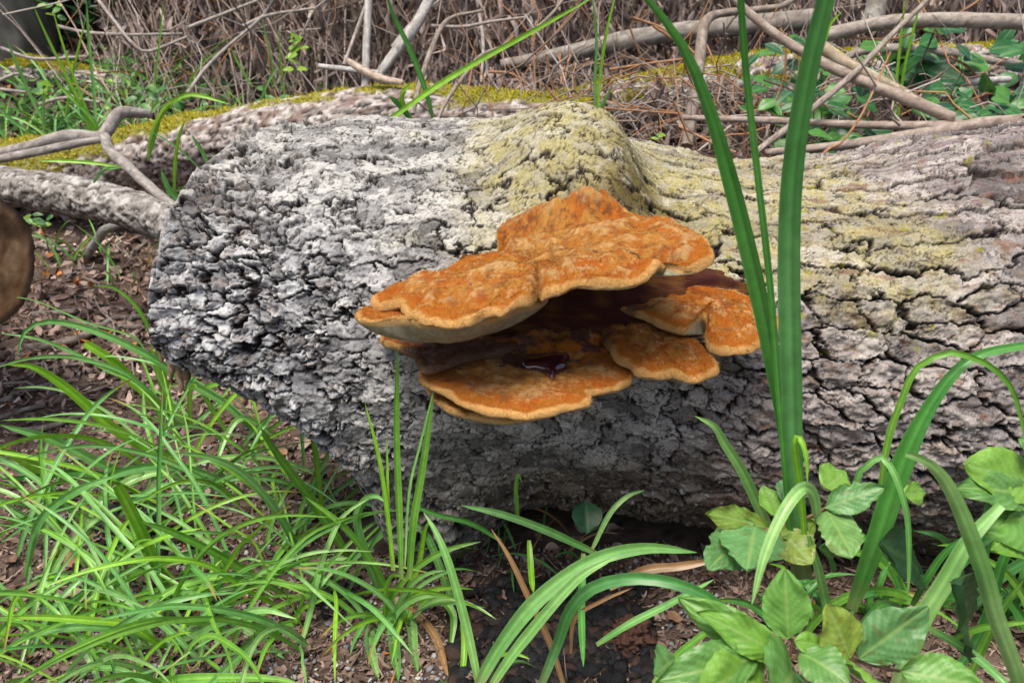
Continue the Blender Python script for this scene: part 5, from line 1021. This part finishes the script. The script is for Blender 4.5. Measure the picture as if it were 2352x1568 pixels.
def stems(name, label, n, xr, yr, hr, seed):
    r = np.random.default_rng(seed); Vs = []; Cs = []
    for k in range(n):
        x = r.uniform(*xr); y = r.uniform(*yr); b = np.array([x, y, gzs(x, y) - .01]); h = r.uniform(*hr); lean = r.normal(size=2) * .35
        t = np.linspace(0, 1, 6)[:, None]; C = b + np.hstack([lean[0] * h * t ** 1.6, lean[1] * h * t ** 1.6 * .4, h * t]) + .02 * r.normal(size=(6, 3)) * t
        rad = .0025 * (1 - .6 * t) * r.uniform(.5, 1.3); a = np.array([0, 2.09, 4.19])[None]
        Vs.append((C[:, None] + np.stack([rad * np.cos(a), rad * np.sin(a), 0 * rad * a], -1)).reshape(-1, 3)); Cs.append(np.repeat((BP[r.integers(0, 7)] * r.uniform(.9, 1.7))[None], 18, 0))
    q = grid_quads(6, 3, True); Q = (q[None] + (np.arange(n) * 18)[:, None, None]).reshape(-1, 4)
    return tag(ob(name, mesh_np(name, np.vstack(Vs), Q, col=np.vstack(Cs)), M_TWIG), label, kind='stuff')
stems('dead_stems', 'thicket of thin dead stems in the brush bank', 900, (-1.3, 2.2), (1.45, 2.7), (.15, .75), 1)
def dark_tree(u, y, rad, label, seed):
    p = PX(u, 100, y); b = np.array([p[0], p[1], gzs(p[0], p[1]) - .05]); root = tag(empty('tree'), label, 'tree')
    tube('trunk', [b, b + np.array([.01, 0, .8]), b + np.array([.03, .02, 2.0]), b + np.array([.0, .05, 4.2])], [rad * 1.25, rad, rad * .9, rad * .6], lambda s, a, V, h: mixc(np.zeros(s.shape + (3,)) + np.array([.055, .055, .05]), [.11, .11, .10], ss(-.1, .4, fbm(s * 12, a * 3, 4, 820 + seed))), M_BARK, root, nu=48, nseg=120, knob=.08, seed=seed, bark_h=(.09, .04, .012))
    r = np.random.default_rng(seed); n = 2500; d = norm(r.normal(size=(n, 3))) * (r.random((n, 1)) ** .4) * np.array([1.1, 1.1, .7]); x = b + np.array([0, 0, 4.4]) + d
    L = curled(n, r.uniform(.05, .1, n), r.uniform(.03, .05, n), seed, .3); M = rotmats(r.uniform(0, 6.28, n), r.normal(size=n), r.normal(size=n)); V = np.einsum('nij,nkj->nki', M, L) + x[:, None]; k = V.shape[1]
    Q = (chipfaces()[None] + (np.arange(n) * k)[:, None, None]).reshape(-1, 4); c = np.array([.05, .11, .025]) * (.5 + r.random((n, 1)))
    ob('crown', mesh_np('crown', V.reshape(-1, 3), Q, col=np.repeat(c[:, None], k, 1).reshape(-1, 3)), M_LEAF, root)
dark_tree(20, 2.1, .125, 'dark mossy tree trunk standing beyond the brush', 3)

def tangle(name, label, n, c, ext, Lr, rr_, seed, pal):
    r = np.random.default_rng(seed); Vs = []; Cs = []
    for k in range(n):
        p = np.asarray(c) + (r.random(3) - .5) * 2 * np.asarray(ext); d = norm(r.normal(size=3) * np.array([1, .6, .75])); L = r.uniform(*Lr); bend = r.normal(size=3) * .12 * L
        t = np.linspace(-.5, .5, 7)[:, None]; C = p + d * L * t + bend * (t * t * 4) + .006 * r.normal(size=(7, 3)); C[:, 2] = np.maximum(C[:, 2], gz(C[:, 0], C[:, 1]) + .003)
        rad = r.uniform(*rr_) * (1.1 - .7 * (t + .5)); e1 = norm(np.cross(d, [.3, .2, 1])); e2 = np.cross(e1, d); a = np.arange(5) * 2 * math.pi / 5
        Vs.append((C[:, None] + rad[:, None] * (np.cos(a)[None, :, None] * e1 + np.sin(a)[None, :, None] * e2)).reshape(-1, 3)); Cs.append(np.repeat((pal[r.integers(0, len(pal))] * r.uniform(.7, 1.3))[None], 35, 0))
    Q = (grid_quads(7, 5, True)[None] + (np.arange(n) * 35)[:, None, None]).reshape(-1, 4)
    return tag(ob(name, mesh_np(name, np.vstack(Vs), Q, col=np.vstack(Cs)), M_TWIG), label, kind='stuff')
TP = np.array([[.30, .25, .22], [.22, .17, .14], [.34, .17, .08], [.38, .34, .31], [.16, .12, .10]])
tangle('twig_debris', 'tangle of fine dead twigs under the bare sticks', 700, (.42, .90, .34), (.5, .40, .14), (.08, .40), (.0008, .0024), 1, TP)
tangle('twig_debris', 'fine dead twigs strewn through the brush bank', 380, (-.05, 1.75, .52), (1.1, .35, .25), (.10, .5), (.001, .003), 2, TP)
tangle('twig_debris', 'fine twigs strewn over the litter by the butt', 160, (-.62, .65, .06), (.35, .45, .05), (.04, .16), (.0008, .0022), 3, TP)
brush('dead_foliage', 'dry curled leaves caught in the stick pile', 1500, (.1, 1.2), (.7, 1.4), (.05, .35), (.02, .06), (.006, .015), 7, BP)
def undergrowth(label, n, c, ext, ln, seed, cols):
    r = np.random.default_rng(seed); p = np.asarray(c) + (r.random((n, 3)) - .5) * 2 * np.asarray(ext); p[:, 2] = gz(p[:, 0], p[:, 1]) + np.abs(p[:, 2])
    L = curled(n, r.uniform(*ln, n), r.uniform(*ln, n) * .55, seed, .25); M = rotmats(r.uniform(0, 6.28, n), .6 * r.normal(size=n), .6 * r.normal(size=n)); V = np.einsum('nij,nkj->nki', M, L) + p[:, None]; k = V.shape[1]
    Q = (chipfaces()[None] + (np.arange(n) * k)[:, None, None]).reshape(-1, 4); cc = np.asarray(cols)[r.integers(0, len(cols), n)] * (.6 + .8 * r.random((n, 1)))
    tag(ob('undergrowth', mesh_np('undergrowth', V.reshape(-1, 3), Q, col=np.repeat(cc[:, None], k, 1).reshape(-1, 3)), M_LEAF), label, kind='stuff')
undergrowth('dark green undergrowth round the tree foot', 2600, (-1.85, 2.45, .0), (.5, .3, .6), (.03, .08), 1, [(.03, .09, .025), (.05, .13, .03), (.02, .06, .02)])
undergrowth('low green herbs behind the mossy log', 1500, (-1.05, 1.65, .0), (.55, .4, .09), (.02, .05), 2, [(.10, .27, .07), (.16, .34, .08), (.08, .20, .07)])
undergrowth('low green herbs along the foot of the brush', 350, (-.45, 1.2, .0), (.3, .18, .06), (.015, .035), 3, [(.10, .27, .07), (.16, .34, .08)])
moss_log('mossy_log', 'far short log with a cap of bright moss by the dark tree', [(-200, 165, 2.0), (0, 160, 2.0), (130, 172, 1.95), (300, 195, 1.9)], [70, 68, 60, 40], 5, [-.1, -.1, .2, .9], .6)

r5 = np.random.default_rng(95); px = r5.uniform(-2.3, -.1, 5000); py = r5.uniform(1.1, 2.5, 5000)
tag(scatter_chips('leaf_litter', 5000, px, py, (.03, .07), (.012, .03), M_LITTER, tilt=.6, seed=96), 'dead leaves on the ground of the clearing behind the mossy log', kind='stuff')
